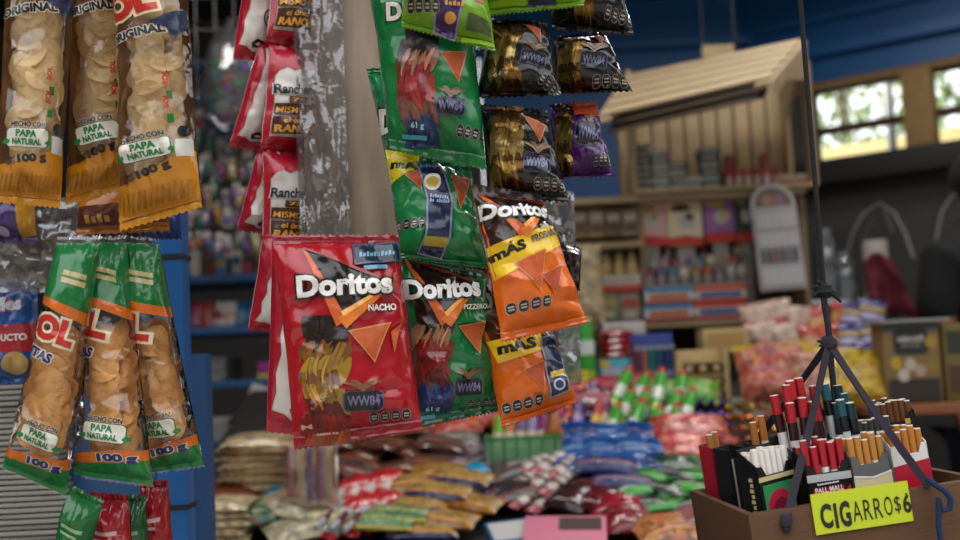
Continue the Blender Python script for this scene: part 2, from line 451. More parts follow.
    def text(s, t, p0, p1, h, mt, bold=.02, out=None, part='lettering', lean=0.0):
        if t[0] == '#':                                   # print too small to read: short bars
            n = len(t)-1; nx = (p1[0]-p0[0])/n; ny = (p1[1]-p0[1])/n
            for i, ch in enumerate(t[1:]):
                if ch != ' ': k = h*(1-.25*(i % 2)); a = (p0[0]+nx*(i+.12), p0[1]+ny*(i+.12)); e = (p0[0]+nx*(i+.82), p0[1]+ny*(i+.82)); s.poly([a, e, (e[0], e[1]-k), (a[0], a[1]-k)], mt, 'small_print', 3)
            return
        bb = text_geo(t, bold)[2]
        dx, dy = p1[0]-p0[0], p1[1]-p0[1]; Ln = math.hypot(dx, dy); ux, uy = dx/Ln, dy/Ln; nx, ny = uy, -ux
        def go(b, m):
            vs, fs, _ = text_geo(t, b)
            o = []
            for x, y in vs:
                a = (x-bb[0])/(bb[2]-bb[0])*Ln; c = (y-bb[1])/(bb[3]-bb[1])*h; a += c*lean
                o.append((p0[0]+ux*a+nx*c, p0[1]+uy*a+ny*c))
            s.put(o, fs, m, part)
        if out:
            for m, b in out: go(b, m)
        go(bold, mt)
    def finish(s):
        nu, nv = s.nu, s.nv; st, sb = s.seal
        j0 = max(1, round(st*nv)); j1 = nv-max(1, round(sb*nv))
        pouch = MB(); ts = MB(); bs = MB()
        back = [[s.raw(i/nu, j/nv, -1) for i in range(nu+1)] for j in range(nv+1)]
        for mbx, a, b, fm, km in ((ts, 0, j0, s.sealmat, s.sealmat), (pouch, j0, j1, s.base, s.back), (bs, j1, nv, s.sealmat, s.sealmat)):
            for G, mm, sg in ((s.grid, fm, 1), (back, km, -1)):
                vs = []
                for j in range(a, b+1):
                    for i in range(nu+1):
                        p = G[j][i].copy()
                        if mbx is not pouch:
                            if j in (0, nv) and i % 2: p += (s.c[0]-s.c[3]).normalized()*(.0022 if j else -.0022)
                            p += s.n*(.0006*(1 if j % 2 else -1))
                        vs.append(p)
                fs = []
                for j in range(b-a):
                    for i in range(nu):
                        k = j*(nu+1)+i; f = (k, k+nu+1, k+nu+2, k+1); fs.append(f if sg > 0 else f[::-1])
                mbx.add(vs, fs, mm)
        body = pouch.build('pouch', s.root, s.org)
        ts.build('top_seal', s.root, s.org); bs.build('bottom_seal', s.root, s.org)
        for nme, mbx in s.parts.items(): mbx.build(nme.split('|')[0], s.root if nme in ('logo', 'paper_label') else body, s.org)
        return s.root
    # -------- print shared by several bags
    def seals(s, p0, p1, h, n=4, dark='16120f', light='a8a29c'):
        """the row of dark nutrition octagons"""
        dx, dy = (p1[0]-p0[0])/n, (p1[1]-p0[1])/n; L = math.hypot(dx, dy); ux, uy = dx/L, dy/L; nx, ny = uy, -ux
        def at(i, a, b): return (p0[0]+dx*i+ux*a*L+nx*b*h, p0[1]+dy*i+uy*a*L+ny*b*h)
        for i in range(n):
            o = [(.27, 0), (.73, 0), (.93, .2), (.93, .75), (.73, 1), (.27, 1), (.07, .75), (.07, .2)]
            s.poly([at(i, a, b) for a, b in o], light, 'nutrition_seals', 3)
            o2 = [(.5+(a-.5)*.90, .5+(b-.5)*.93) for a, b in o]
            s.poly([at(i, a, b) for a, b in o2], dark, 'nutrition_seals', 3)
            for b0 in (.30, .55):
                s.poly([at(i, .25, b0), at(i, .75, b0), at(i, .75, b0+.13), at(i, .25, b0+.13)], light, 'nutrition_seals', 3)
    def ww(s, cx, cy, w, h, ang, line='4c5070', fill='0e0e18', ink='6c6a90', emblem='7c5030'):
        ca, sa = math.cos(R(ang)), math.sin(R(ang))
        def at(x, y): return (cx+ca*x*w-sa*y*h, cy+sa*x*w+ca*y*h)
        def rr(k): 
            return [at(*p) for p in rrect(-.5*k, -.5*k if k < 1 else -.5, .5*k, .5*k if k < 1 else .5, .16)]
        s.poly(rr(1), line, 'film_emblem', 3); s.poly(rr(.93), fill, 'film_emblem', 3)
        a = at(-.4, .24); b = at(.4, .24); s.text('WW84', a, b, h*.5, ink, .03, part='film_emblem')
        # winged double chevron above the box
        for k, y0 in ((1.0, -.60), (.62, -.78)):
            for sg in (-1, 1):
                pts = [(0, y0-.02), (.14, y0-.26), (.46*k+.02, y0-.34*k-.04), (.46*k, y0-.25*k-.04), (.2, y0-.12), (0, y0+.16)]
                s.poly([at(sg*x, y) for x, y in pts], emblem, 'film_emblem', 3)
    def chip(s, a, b, c, col='b8622a'):
        s.nk = getattr(s, 'nk', 0)+1; pn = f'chip_picture|{s.nk}'
        s.poly([a, b, c], 'd08848', pn, 3)
        m = ((a[0]+b[0]+c[0])/3, (a[1]+b[1]+c[1])/3)
        k = [(m[0]+(q[0]-m[0])*.9, m[1]+(q[1]-m[1])*.9) for q in (a, b, c)]
        s.poly(k, mat(col, 'chip'), pn, 3)
    def strokes(s, x0, y0, x1, y1, palette, seed, n=9, gold=False):
        """plain generic swirl of colour"""
        r = random.Random(seed); w, h = x1-x0, y1-y0; m = len(palette); nb = 7; s.tiny = 1.0
        for lay in range(2):
            for k in range(m):
                for q in range(nb if lay == 0 else 4):
                    cx = x0+w*((q+.5)/nb if lay == 0 else r.uniform(.15, .85)); wd = w/nb*(1.5 if lay == 0 else r.uniform(.35, .7))
                    y = y0+h*(k-.35*r.random())/m; ln = h/m*r.uniform(1.2, 2.0); ph = r.uniform(0, 6); cv = r.uniform(-.5, .5)
                    if abs(q/(nb-1)-.5) > .34 and r.random() < .45: continue
                    L_, R_ = [], []
                    for t in range(8):
                        f = t/7; yy = min(y1, max(y0, y+ln*f)); c = cx+w*.10*math.sin(ph*.15+k*.9+f*2.2)+cv*w*.12*f; hw = wd*.5*(math.sin(math.pi*(.08+.84*f))**.7)
                        L_.append((min(x1, max(x0, c-hw)), yy)); R_.append((min(x1, max(x0, c+hw)), yy))
                    if abs(L_[0][1]-L_[-1][1]) < 3: continue
                    base = lin(palette[k]); g = r.uniform(.7, 1.0) if lay == 0 else r.uniform(.9, 1.4)
                    hx = ''.join('%02x' % int(255*min(1, (1.055*min(1, x*g)**(1/2.4)-.055 if x*g > .0031 else 12.92*x*g))) for x in base)
                    hx = ''.join('%x0' % (int(hx[i:i+2], 16)//16) for i in (0, 2, 4))
                    s.poly(L_+R_[::-1], mat(hx, 'gold') if gold else mat(hx, 'ink'), 'print', 3.5)
        s.tiny = 0
    def flame(s, a, b, c, w):
        """dark triangle with an orange edge, behind the logo"""
        s.poly([a, b, c], '1a0d0a', 'logo')
        def strip(p, q, w1, w2, col):
            dx, dy = q[0]-p[0], q[1]-p[1]; L = math.hypot(dx, dy); nx, ny = -dy/L, dx/L
            s.poly([(p[0]+nx*w1, p[1]+ny*w1), (q[0]+nx*w2, q[1]+ny*w2), (q[0]-nx*w2, q[1]-ny*w2), (p[0]-nx*w1, p[1]-ny*w1)], col, 'logo')
        strip(a, b, w*.15, w*.7, 'c8581c'); strip(b, c, w*.75, w*.2, 'd8742a'); strip((b[0], b[1]-w), c, w*.3, w*.08, 'f0b060')
        strip(a, c, w*.1, w*.2, '8a2a12')
def chip_logo(b, p0, p1, h, t='Doritos', bold=.045):
    b.text(t, p0, p1, h, 'e6e2dc', bold, out=[('120c0a', bold+.07)], part='logo')

# ======== the red bag in front
G_CL = None
b = Bag('chip_bag', 'large red tortilla chip bag, lowest and nearest in the middle of the hanging bags', 'snack bag', None,
        [(272, 234), (398, 234), (423, 432), (294, 451)], (1.20, 1.22, 1.20, 1.18), .052, 'a00a1c', 1, seal=(.045, .07), sealmat='840a18')
b.strokes(297, 318, 350, 446, ['2a1712', '2a1712', '8a5a20', 'b08a30', '7c4a18', 'a07a2a', '6a1a14', '8c2018', '8a3c18'], 3, 13)
b.flame((303, 250), (341, 326), (391, 286), 9)
chip_logo(b, (297, 301), (393, 296), 22)
b.text('NACHO', (367, 314), (396, 312), 6.5, 'e8d8d0', .03, out=[('300a0a', .07)])
b.poly([(351, 246), (398, 243), (401, 263), (354, 268)], '2c5068', L=3); b.poly([(353, 248), (396, 245.5), (399, 261), (355.5, 265)], '101c2e', L=3)
b.text('#xxxxxxxxxx', (358, 260), (394, 257), 5, '6c9cb4', .01); b.poly([(363, 269), (386, 267), (387, 271), (364, 273)], '4c90a8', L=3)
b.chip((347, 333), (391, 324), (373, 364), 'b4521c'); b.chip((391, 334), (402, 325), (394, 354), 'b4521c')
b.ww(362, 401, 40, 20, -3); b.seals((368, 423), (412, 419), 10.5)
b.text('M', (301, 430), (312, 429), 5, 'd8a090', .01); b.text('#xxxxxxxxx xxxx', (316, 436), (338, 434), 2.6, 'd8a090', .0)
b.finish()

# ======== green pizza bag
b = Bag('chip_bag', 'green tortilla chip bag hanging right beside the large red bag', 'snack bag', None,
        [(398, 255), (484, 270), (500, 412), (416, 429)], (1.26, 1.28, 1.28, 1.26), .05, '0a6a34', 2, sealmat='08542a')
b.strokes(408, 300, 449, 412, ['2a1712', '2a1712', 'a87454', '8c2a24', '8c2a24', '7a2420', '2a3c70', '1c3060'], 5, 12)
b.flame((404, 258), (440, 322), (474, 282), 8)
chip_logo(b, (402, 300), (478, 296), 20)
b.text('PIZZEROLA', (459, 309), (492, 308), 5, 'e0e0d0', .02)
b.chip((452, 325), (482, 320), (474, 352), 'b4521c')
b.ww(463, 385, 30, 18, -3); b.seals((465, 408), (496, 404), 8)
b.text('61 g', (424, 412), (437, 410), 6, '9cd0d8', .03); b.poly([(419, 416), (434, 414), (435, 418), (420, 420)], '3c98b0', L=3)
b.finish()

# ======== the upper green bag and the one behind it
b = Bag('chip_bag', 'green tortilla chip bag at the top, overlapping the upper right of the wooden post', 'snack bag', None,
        [(364, -44), (468, -52), (487, 171), (390, 151)], (1.22, 1.22, 1.20, 1.22), .05, '0a7038', 3, sealmat='08602e')
b.strokes(398, 32, 440, 148, ['1c1210', '241612', 'b07c60', '8c2a28', '9a3230', '8c2a28', '7c4a3c', '24406c', '1c3464'], 8, 13)
b.text('D', (387, 26), (403, 27), 17, 'e6e2dc', .05, out=[('120c0a', .11)], part='logo')
b.chip((441, 58), (468, 56), (461, 88), 'b4521c')
b.ww(452, 111, 29, 18, 4); b.seals((456, 139), (487, 144), 12)
b.text('61 g', (412, 132), (425, 133), 7, 'a0d8e0', .03); b.poly([(402, 136), (428, 138), (427, 142), (403, 140)], '48a4b8', L=3)
b.finish()
b = Bag('chip_bag', 'green tortilla chip bag mostly hidden, showing its left edge beside the wooden post', 'snack bag', None,
        [(366, 68), (440, 64), (456, 166), (386, 162)], 1.30, .045, '0a7038', 4)
b.text('D', (379, 136), (400, 136), 24, 'e6e2dc', .05, out=[('120c0a', .1)], part='logo')
b.finish()

# ======== lime bags
def lime(label, quad, d, seed, full):
    b = Bag('chip_bag', label, 'snack bag', None, quad, d, .045, '6c9c1c', seed)
    if full:
        b.poly([(440, -14), (471, -14), (455, 42), (433, 34)], '8a86a8'); b.poly([(442, -12), (469, -12), (453.5, 40), (435, 33)], '3a1858')
        b.text('#xxxxxx', (447, 6), (467, 6), 4, 'c84848', .03); b.text('#xxxxx', (446, 12), (466, 12.5), 4.5, 'd0a040', .03)
        b.poly(ell(451, 23, 6, 5), 'd8a048', L=3); b.poly([(442, 33), (454, 35), (453, 38), (441, 36)], '7868a0', L=3)
        b.seals((407, 17), (441, 19), 12); b.poly([(470, 18), (490, 24), (493, 39), (466, 33)], '3c5024')
        b.poly([(471, -2), (482, -2), (485, 8), (476, 6)], 'b02c1c'); b.poly([(462, 38), (494, 44), (495, 48), (460, 42)], '90c028')
    else:
        b.poly([(530, -30), (556, -30), (556, 6), (528, 8)], '2c2c48'); b.poly([(488, 4), (526, 2), (526, 6), (489, 9)], '90c028')
    return b.finish()
lime('lime green snack bag with a purple printed panel, top of the bag column', [(399, -70), (480, -78), (496, 53), (402, 28)], 1.17, 5, True)
lime('lime green snack bag cut by the upper frame edge, above the dark gold bags', [(482, -90), (582, -96), (584, 7), (488, 17)], 1.20, 6, False)

# ======== dark bags with gold print
GOLDP = ['5a4020', '6a5028', '9c8048', 'b09860', '6c5024', '907440', '4a3218']
def dark_bag(label, quad, d, seed, wwbox, gold, seals, chip=None, wt=None, base='0c0a0c', cat='snack bag'):
    b = Bag('chip_bag', label, cat, None, quad, d, .045, base, seed, wr=.0035, nu=26, nv=34)
    b.strokes(*gold, GOLDP, seed, 10, True)
    if chip: b.chip(*chip, '9c4424')
    if wwbox: b.ww(*wwbox, emblem='7a5a38')
    if seals: b.seals(*seals)
    if wt: b.text('61 g', wt[0], wt[1], 5.5, 'b8b4b0', .02)
    return b
dark_bag('black snack bag with gold swirl, left one of the upper dark pair', [(489, 17), (547, 21), (561, 96), (476, 99)], 1.215, 11,
         (533, 62, 27, 14, 7), (486, 24, 521, 95), ((536, 84), (557, 101), 12), ((522, 24), (540, 32), (541, 48)), ((493, 82), (507, 81))).finish()
dark_bag('black snack bag with gold swirl, right one of the upper dark pair', [(553, 36), (604, 31), (633, 92), (555, 95)], 1.27, 12,
         (591, 65, 28, 16, 3), (556, 38, 583, 92), ((590, 90), (629, 88), 11), ((592, 38), (602, 37), (600, 50))).finish()
dark_bag('black snack bag cut by the upper frame edge, right of the lime bags', [(545, -60), (612, -60), (634, 36), (552, 30)], 1.255, 13,
         None, (572, -30, 592, 30), ((601, 22), (632, 29), 13), None, ((570, 13), (581, 12))).finish()
dark_bag('black snack bag with gold swirl hanging above the orange bags', [(480, 103), (547, 110), (569, 203), (488, 200)], 1.215, 14,
         (536, 165, 28, 19, 6), (489, 107, 523, 196), ((532, 191), (566, 193), 12), ((522, 117), (546, 128), (539, 145))).finish()
b = dark_bag('purple snack bag with gold swirl below the right black bag', [(549, 103), (596, 101), (614, 177), (556, 180)], 1.29, 15,
             (586, 136, 27, 24, 6), (554, 105, 571, 176), ((592, 168), (612, 166), 12), None, None, base='43155c')
b.poly([(571, 103), (596, 102), (600, 116), (573, 118)], 'a03c20'); b.finish()

# ======== green bag with the yellow corner and the navy strip
b = Bag('chip_bag', 'green tortilla chip bag with yellow corner and navy strip above the red bag', 'snack bag', None,
        [(385, 150), (470, 163), (489, 269), (400, 260)], (1.26, 1.27, 1.25, 1.24), .045, '0a7038', 7, sealmat='08602e')
b.poly([(384, 148), (420, 154), (417, 174), (403, 179), (386, 188)], 'c8b41c')
b.text('mÁS', (389, 172), (424, 177), 12, '1a1408', .05)
b.chip((403, 180), (419, 175), (419, 196), 'a83c18'); b.chip((449, 180), (471, 181), (459, 216), 'b4521c')
b.poly([(413, 161), (438, 165), (451, 208), (449, 241), (441, 260), (416, 255), (423, 239), (424, 206)], '7884a0', part='printed_strip')
b.poly([(415, 162), (436.5, 166), (449, 208), (447, 241), (439.5, 259), (418, 254), (425, 239), (426, 206)], '152044', part='printed_strip')
b.text('#xxxxxxx', (418, 173), (438, 174), 5, '58a0d0', .03, part='printed_strip')
b.poly(ell(430, 189, 8.5, 8), 'd0ccc0', 'printed_strip', 3); b.poly(ell(430, 189, 5.5, 5), 'b89830', 'printed_strip', 3)
b.text('#xxxxxxxx', (427, 204), (446, 206), 3.6, '9ab0d0', .02, part='printed_strip'); b.text('#xx xxxxxx', (427, 208.5), (447, 210), 3.4, '9ab0d0', .02, part='printed_strip')
b.poly([(423, 241), (446, 243), (444, 251), (421, 249)], 'a08c20', 'printed_strip', 3)
b.seals((393, 233), (423, 233), 10); b.finish()

# ======== orange bags
b = Bag('chip_bag', 'bright orange tortilla chip bag with yellow band, upper of the orange bags', 'snack bag', None,
        [(471, 184), (541, 194), (588, 324), (502, 343)], (1.19, 1.21, 1.19, 1.17), .05, 'd8620c', 8, sealmat='c85808')
b.poly([(470, 182), (543, 192), (555, 226), (484, 250)], '2c140c')
b.poly([(484, 250), (555, 226), (561, 246), (491, 283)], 'e0b81c')
b.flame((478, 196), (514, 240), (545, 206), 7)
chip_logo(b, (475, 224), (546, 221), 16)
b.text('SABOR', (532, 234), (549, 231), 4, 'd8c8b8', .02)
b.text('mÁS', (488, 266), (518, 254), 13, '1a1008', .05); b.text('PRODUCTO', (523, 249), (560, 235), 7, '1a1008', .04)
b.chip((505, 268), (536, 254), (531, 296), 'b84c14'); b.chip((530, 280), (556, 268), (548, 298), 'a84010')
b.seals((501, 318), (545, 309), 11); b.finish()
b = Bag('chip_bag', 'orange tortilla chip bag with a navy strip, lowest of the orange bags', 'snack bag', None,
        [(474, 304), (548, 318), (578, 403), (502, 429)], (1.27, 1.28, 1.26, 1.25), .045, 'd0600c', 9, sealmat='c05408')
b.poly([(476, 306), (549, 318), (556, 336), (488, 348)], '3c1c0c')
b.poly([(484, 344), (536, 336), (540, 352), (494, 366)], 'e0b81c')
b.text('mÁS', (494, 358), (533, 350), 14, '1a1008', .05)
b.chip((518, 372), (540, 362), (540, 392), 'a84010')
b.poly([(536, 340), (558, 335), (566, 392), (546, 400)], '7884a0', 'printed_strip'); b.poly([(537.5, 341), (556.5, 336.5), (564.5, 391), (547.5, 398)], '141c3c', 'printed_strip')
b.poly([(546, 374), (561, 370), (562, 376), (547, 380)], 'c0a030', 'printed_strip', 3); b.poly(ell(554.5, 386, 6, 6), 'b0b8c8', 'printed_strip', 3); b.poly(ell(554.5, 386, 4, 4), '2c3860', 'printed_strip', 3)
b.seals((501, 416), (542, 405), 11); b.finish()
b = Bag('chip_bag', 'orange and brown chip bag half hidden between the other two orange bags', 'snack bag', None,
        [(466, 262), (528, 270), (540, 346), (478, 352)], 1.33, .04, '5a2c10', 10)
b.poly([(476, 318), (538, 310), (540, 346), (478, 352)], 'd0600c')
b.text('D', (480, 312), (493, 311), 20, 'e6e2dc', .05, out=[('120c0a', .1)], part='logo'); b.finish()

# ======== small red and white bags left of the post
WH, RD = 'd6d0c8', 'a8142a'
def ranch_front(label, quad, d, seed, ys):
    b = Bag('snack_bag', label, 'snack bag', 'red and white bags fronts beside the post', quad, d, .035, WH, seed, seal=(.05, .05), sealmat=RD, backmat=RD, nu=22, nv=34, wr=.0022)
    x0 = quad[0][0]; 
    def q(u, v):
        a = (quad[0][0]+(quad[1][0]-quad[0][0])*u, quad[0][1]+(quad[1][1]-quad[0][1])*u); c = (quad[3][0]+(quad[2][0]-quad[3][0])*u, quad[3][1]+(quad[2][1]-quad[3][1])*u)
        return (a[0]+(c[0]-a[0])*v, a[1]+(c[1]-a[1])*v)
    b.poly([q(.0, .04), q(1, .04), q(1, .24)]+[q(1-.1*k, .22+.03*(k % 2)) for k in range(0, 10)]+[q(.0, .36)], RD)
    b.poly([q(0, .3), q(.05, .3), q(.05, .95), q(0, .95)], RD)
    b.poly([q(.08, .95), q(.0, .88), q(1, .9), q(1, .95)], RD)
    br = '4a2416'
    b.text('Rancheritos', q(.04, .48), q(.80, .47), 10, '2a2a34', .03, part='logo', out=[('c8c4c0', .08)])
    b.poly([q(.22, .50), q(.7, .5), q(.7, .56), q(.22, .56)], br, L=3); b.text('75 g', q(.26, .555), q(.64, .555), 4.5, 'd89838', .03)
    b.poly([q(.05, .57), q(.95, .57), q(.95, .67), q(.05, .67)], br); b.text('MISMO MEDIO', q(.07, .66), q(.90, .66), 6, 'd89838', .01)
    b.poly([q(.05, .69), q(.95, .69), q(.95, .86), q(.05, .86)], br); b.text('el único sabor', q(.16, .755), q(.86, .755), 5, 'd89838', .02)
    b.text('RANCHERO', q(.07, .845), q(.90, .845), 7.5, 'd89838', .05)
    return b.finish()
ranch_front('red and white snack bag front, topmost against the left of the post', [(274, -62), (330, -62), (318, 52), (266, 42)], (1.43, 1.49, 1.49, 1.42), 21, 0)
ranch_front('red and white snack bag front, middle of three against the left of the post', [(269, 44), (328, 52), (322, 153), (260, 149)], (1.42, 1.49, 1.49, 1.41), 22, 0)
ranch_front('red and white snack bag front, lowest of three just above the large red bag', [(262, 147), (325, 151), (322, 262), (262, 254)], (1.42, 1.49, 1.49, 1.41), 23, 0)
def ranch_side(label, quad, d, seed, em=None, wide=.26):
    b = Bag('snack_bag', label, 'snack bag', 'red and white bags seen from their edge', quad, d, .03, WH, seed, seal=(.05, .05), sealmat=RD, nu=16, nv=34, wr=.0022)
    def q(u, v):
        a = (quad[0][0]+(quad[1][0]-quad[0][0])*u, quad[0][1]+(quad[1][1]-quad[0][1])*u); c = (quad[3][0]+(quad[2][0]-quad[3][0])*u, quad[3][1]+(quad[2][1]-quad[3][1])*u)
        return (a[0]+(c[0]-a[0])*v, a[1]+(c[1]-a[1])*v)
    w = wide
    b.poly([q(0, .04), q(w+.1, .04)]+[q(w*(1-.75*k/8)+.05*(k % 2), .08+.8*k/8) for k in range(9)]+[q(.0, .9)], RD)
    b.poly([q(0, .87), q(.3, .89), q(.5, .93), q(1, .92), q(1, .96), q(0, .96)], RD)
    b.poly([q(.4, .86), q(.55, .83), q(.8, .85), q(.9, .88), q(.7, .9), q(.45, .9)], '202024'); b.poly([q(.5, .87), q(.6, .86), q(.75, .875), q(.6, .885)], WH, L=3)
    if em:
        b.poly(ell(*em), '18181c', 'printed_seal', 3); b.poly(ell(em[0], em[1], em[2]*.8, em[3]*.8), WH, 'printed_seal', 3); b.poly(ell(em[0], em[1], em[2]*.5, em[3]*.3), '702028', 'printed_seal', 3)
    return b.finish()
ranch_side('red and white snack bag seen edge on, topmost beside the wire grid', [(250, -62), (282, -62), (266, 62), (232, 60)], (1.45, 1.47, 1.47, 1.45), 31, (266, 20, 7, 9))
ranch_side('red and white snack bag seen edge on, second from the top of its column', [(260, 40), (284, 44), (264, 150), (228, 148)], (1.45, 1.47, 1.47, 1.45), 32)
ranch_side('red and white snack bag seen edge on, third from the top of its column', [(257, 150), (284, 152), (272, 236), (236, 231)], (1.45, 1.47, 1.47, 1.45), 33, (264, 210, 6, 9))
ranch_side('red and white snack bag seen edge on, just behind the large red bag', [(263, 234), (296, 236), (288, 333), (247, 332)], (1.40, 1.43, 1.43, 1.40), 34)
ranch_side('red and white snack bag seen edge on, lowest, left of the large red bag', [(272, 240), (330, 242), (316, 437), (266, 433)], (1.29, 1.31, 1.31, 1.29), 35, None, .25)

# ======== clear chip bags on the left
FILM = film('clear_bag_film', .01, (1, .99, .97), .05, .06, 11, .9)
def make_chip(seed, r0):
    mb = MB(); top = []; n = 14; rr = [0, .35, .7, .93, 1.0]
    def z(x, y): return .16*(x*x-y*y*.6)*r0*1.2 + .09*r0*nz(x*1.6+seed*3, y*1.6) - .05*r0
    vs = []; fs = []
    for sg in (1, -1):
        o = len(vs); vs.append((0, 0, z(0, 0)+sg*.0007))
        for q in rr[1:]:
            for k in range(n):
                a = 2*math.pi*k/n; w = q*r0*(1+.10*nz(math.cos(a)*1.3+seed, math.sin(a)*1.3)); x, y = w*math.cos(a)*1.08, w*math.sin(a)*.92
                t = 0 if q == 1.0 else .0007
                vs.append((x, y, z(x/r0, y/r0)+sg*t))
        for k in range(n): f = (o, o+1+k, o+1+(k+1) % n); fs.append(f if sg > 0 else f[::-1])
        for i in range(len(rr)-2):
            for k in range(n):
                a = o+1+i*n; f = (a+k, a+n+k, a+n+(k+1) % n, a+(k+1) % n); fs.append(f if sg > 0 else f[::-1])
    return vs, fs
CHIPME = {}
def chip_mesh(kind, seed):
    key = (kind, seed)
    if key not in CHIPME:
        vs, fs = make_chip(seed, .0200 if kind == 'pale' else .0180)
        o = MB().add(vs, fs, mat('f2d29c' if kind == 'pale' else 'f6b868', 'chip')).build('potato_chip')
        CHIPME[key] = o.data; bpy.data.objects.remove(o)
    return CHIPME[key]
def fill_chips(b, kind, where, n, seed, v0, v1):
    r = random.Random(seed); W0 = (b.c[1]-b.c[0]).length; W1 = (b.c[2]-b.c[3]).length; cw = .0200 if kind == 'pale' else .0180
    dn = (b.c[3]-b.c[0]).normalized(); ac = (b.c[1]-b.c[0]).normalized()
    for i in range(n):
        v = v0+(v1-v0)*(i+.5)/n; W = W0+(W1-W0)*v
        mrg = min(.48, cw*1.02/W); u = mrg+(1-2*mrg)*(.5+.5*math.sin(i*2.1+seed)*r.uniform(.5, 1)) if mrg < .48 else .5
        o = bpy.data.objects.new('potato_chip', chip_mesh(kind, r.randrange(4))); COL.objects.link(o)
        lay = ((i % 3)-1)*(1 if abs(u-.5) < .1 else .5)
        h = b.hgt(u, v, 1)
        o.location = b.flat(u, v)+b.n*(lay*max(.001, h*.28))
        # chip lies roughly parallel to the film, leaning its own way
        z = (b.n + ac*r.uniform(-.55, .55) + dn*r.uniform(-.55, .45)).normalized()
        x = ac.lerp(dn, r.uniform(-.6, .6)).cross(z).normalized(); y = z.cross(x)
        o.rotation_euler = Matrix((x, y, z)).transposed().to_euler()
        tag(o, f'{"pale yellow" if kind == "pale" else "reddish gold"} potato chip inside the {where}', 'potato chip', f'chips inside the {where}')
def clear_bag(label, quad, d, seed, kind, where, n, design):
    i_ = (seed-41) % 10
    b = Bag('clear_chip_bag', label, 'snack bag', None, quad, d, .052, FILM, seed, seal=(.04, .035), wr=.0030, nu=26, nv=60, backmat=FILM if design == 'green' else mat('e4ae58', 'foil'),
            sealmat=FILM if design == 'green' else mat('c88414', 'foil'))
    def q(u, v):
        a = (quad[0][0]+(quad[1][0]-quad[0][0])*u, quad[0][1]+(quad[1][1]-quad[0][1])*u); c = (quad[3][0]+(quad[2][0]-quad[3][0])*u, quad[3][1]+(quad[2][1]-quad[3][1])*u)
        return (a[0]+(c[0]-a[0])*v, a[1]+(c[1]-a[1])*v)
    b.Q = q
    fill_chips(b, kind, where, n, seed, .24 if design == 'yellow' else .40, .84)
    hh = math.dist(q(.5, 0), q(.5, 1)); ww_ = math.dist(q(0, .7), q(1, .7))
    def lab(v):
        w = ww_*.62; c = q(.5, v); e = q(.85, v); ang = math.atan2(e[1]-c[1], e[0]-c[0])
        def at(x, y): return (c[0]+math.cos(ang)*x-math.sin(ang)*y, c[1]+math.sin(ang)*x+math.cos(ang)*y)
        b.poly([at(x, y) for x, y in rrect(-w*.52, -9.5, w*.52, 9.5, 4)], '2c5034', 'paper_label', 3)
        b.poly([at(x, y) for x, y in rrect(-w*.5, -8.8, w*.5, 8.8, 4)], 'cfcabc', 'paper_label', 3)
        b.text('PAPA', at(-w*.28, -.5), at(w*.22, -.5), 7, '1c7038', .05, part='paper_label'); b.text('NATURAL', at(-w*.36, 7), at(w*.34, 7), 6, '1c7038', .05, part='paper_label')
        b.text('HECHO CON', at(-w*.4, -10.2), at(w*.42, -10.2), 5, '141414', .03, out=[('c8c0b0', .09)], part='paper_label')
        for sx in (-.55, .5):
            b.poly([at(sx*w-3, 5), at(sx*w, 1.5), at(sx*w+5, 2), at(sx*w+5.5, 5), at(sx*w+1, 7.5)], '1c7a38', 'paper_label', 3)
    if design == 'yellow':
        for u, v in ((0, .0),):
            b.poly([q(0, .035), q(1, .035), q(1, .20), q(.6, .22), q(0, .26)], 'c88414')
        for k in range(10):
            u = .05+.095*k; b.poly([q(u, .04), q(u+.04, .04), q(u+.04, .19), q(u, .2)], 'e0a830')
        v0 = .345 if i_ == 2 else .285
        b.text('OL', q(.02, v0), q(.74, v0-.035), 26, 'b82a1c', .07, out=[('e0c8a0', .15)], part='logo')
        b.text('PAPAS', q(.3, v0+.03), q(.8, v0+.015), 6, '5a3018', .03); b.text('ORIGINAL', q(.02, v0+.065), q(.82, v0+.045), 9, '141414', .05, out=[('d8cfc0', .12)])
        b.poly([q(.62, v0+.01), q(1, v0-.04), q(1, v0+.02), q(.9, v0+.07), q(.82, v0+.03)], '1c2848')
        for vv in (.52, .6):
            b.text('SOL', q(.80, vv+.05), q(.80, vv), 5, 'b02a20', .05); b.poly([q(.77, vv+.07), q(.84, vv+.07), q(.84, vv+.1), q(.77, vv+.1)], '1a7030', L=3)
        lab(.775)
        b.poly([q(0, .87), q(.3, .862), q(.75, .825), q(1, .80), q(1, .97), q(0, .97)], 'c07c12')
        for k in range(14):
            u = -.02+.075*k; b.poly([q(max(0, u), .955), q(max(0, u+.03), .955), q(min(1, u+.09), .90), q(min(1, u+.06), .90)], '9c6410', L=3)
        b.text('100 g', q(.38, .87), q(.80, .855), 10, '161210', .06); b.text('CONT', q(.2, .857), q(.34, .852), 3.4, '161210', .02); b.text('NETO', q(.2, .872), q(.34, .867), 3.4, '161210', .02)
        b.poly([q(.86, .76), q(.99, .76), q(.99, .82), q(.86, .82)], 'c8c4bc', L=3); b.poly(ell(*q(.93, .735), 4, 6), '141414', L=3)
    else:
        GR = '0c6a30'
        b.poly([q(0, .03), q(1, .03), q(1, .30), q(.5, .275), q(0, .25)], GR); b.poly([q(0, .25), q(.5, .275), q(1, .30), q(1, .345), q(.5, .315), q(0, .285)], 'c86418')
        for vv in (.14, .17): b.poly([q(.35, vv), q(.85, vv+.015), q(.85, vv+.035), q(.35, vv+.02)], 'b0a068', L=3)
        b.text('OL' if i_ == 0 else 'L', q(.0 if i_ == 0 else .16, .425), q(.78 if i_ == 0 else .62, .44), 26, 'b8281c', .06, out=[('d8c8a8', .14)], part='logo')
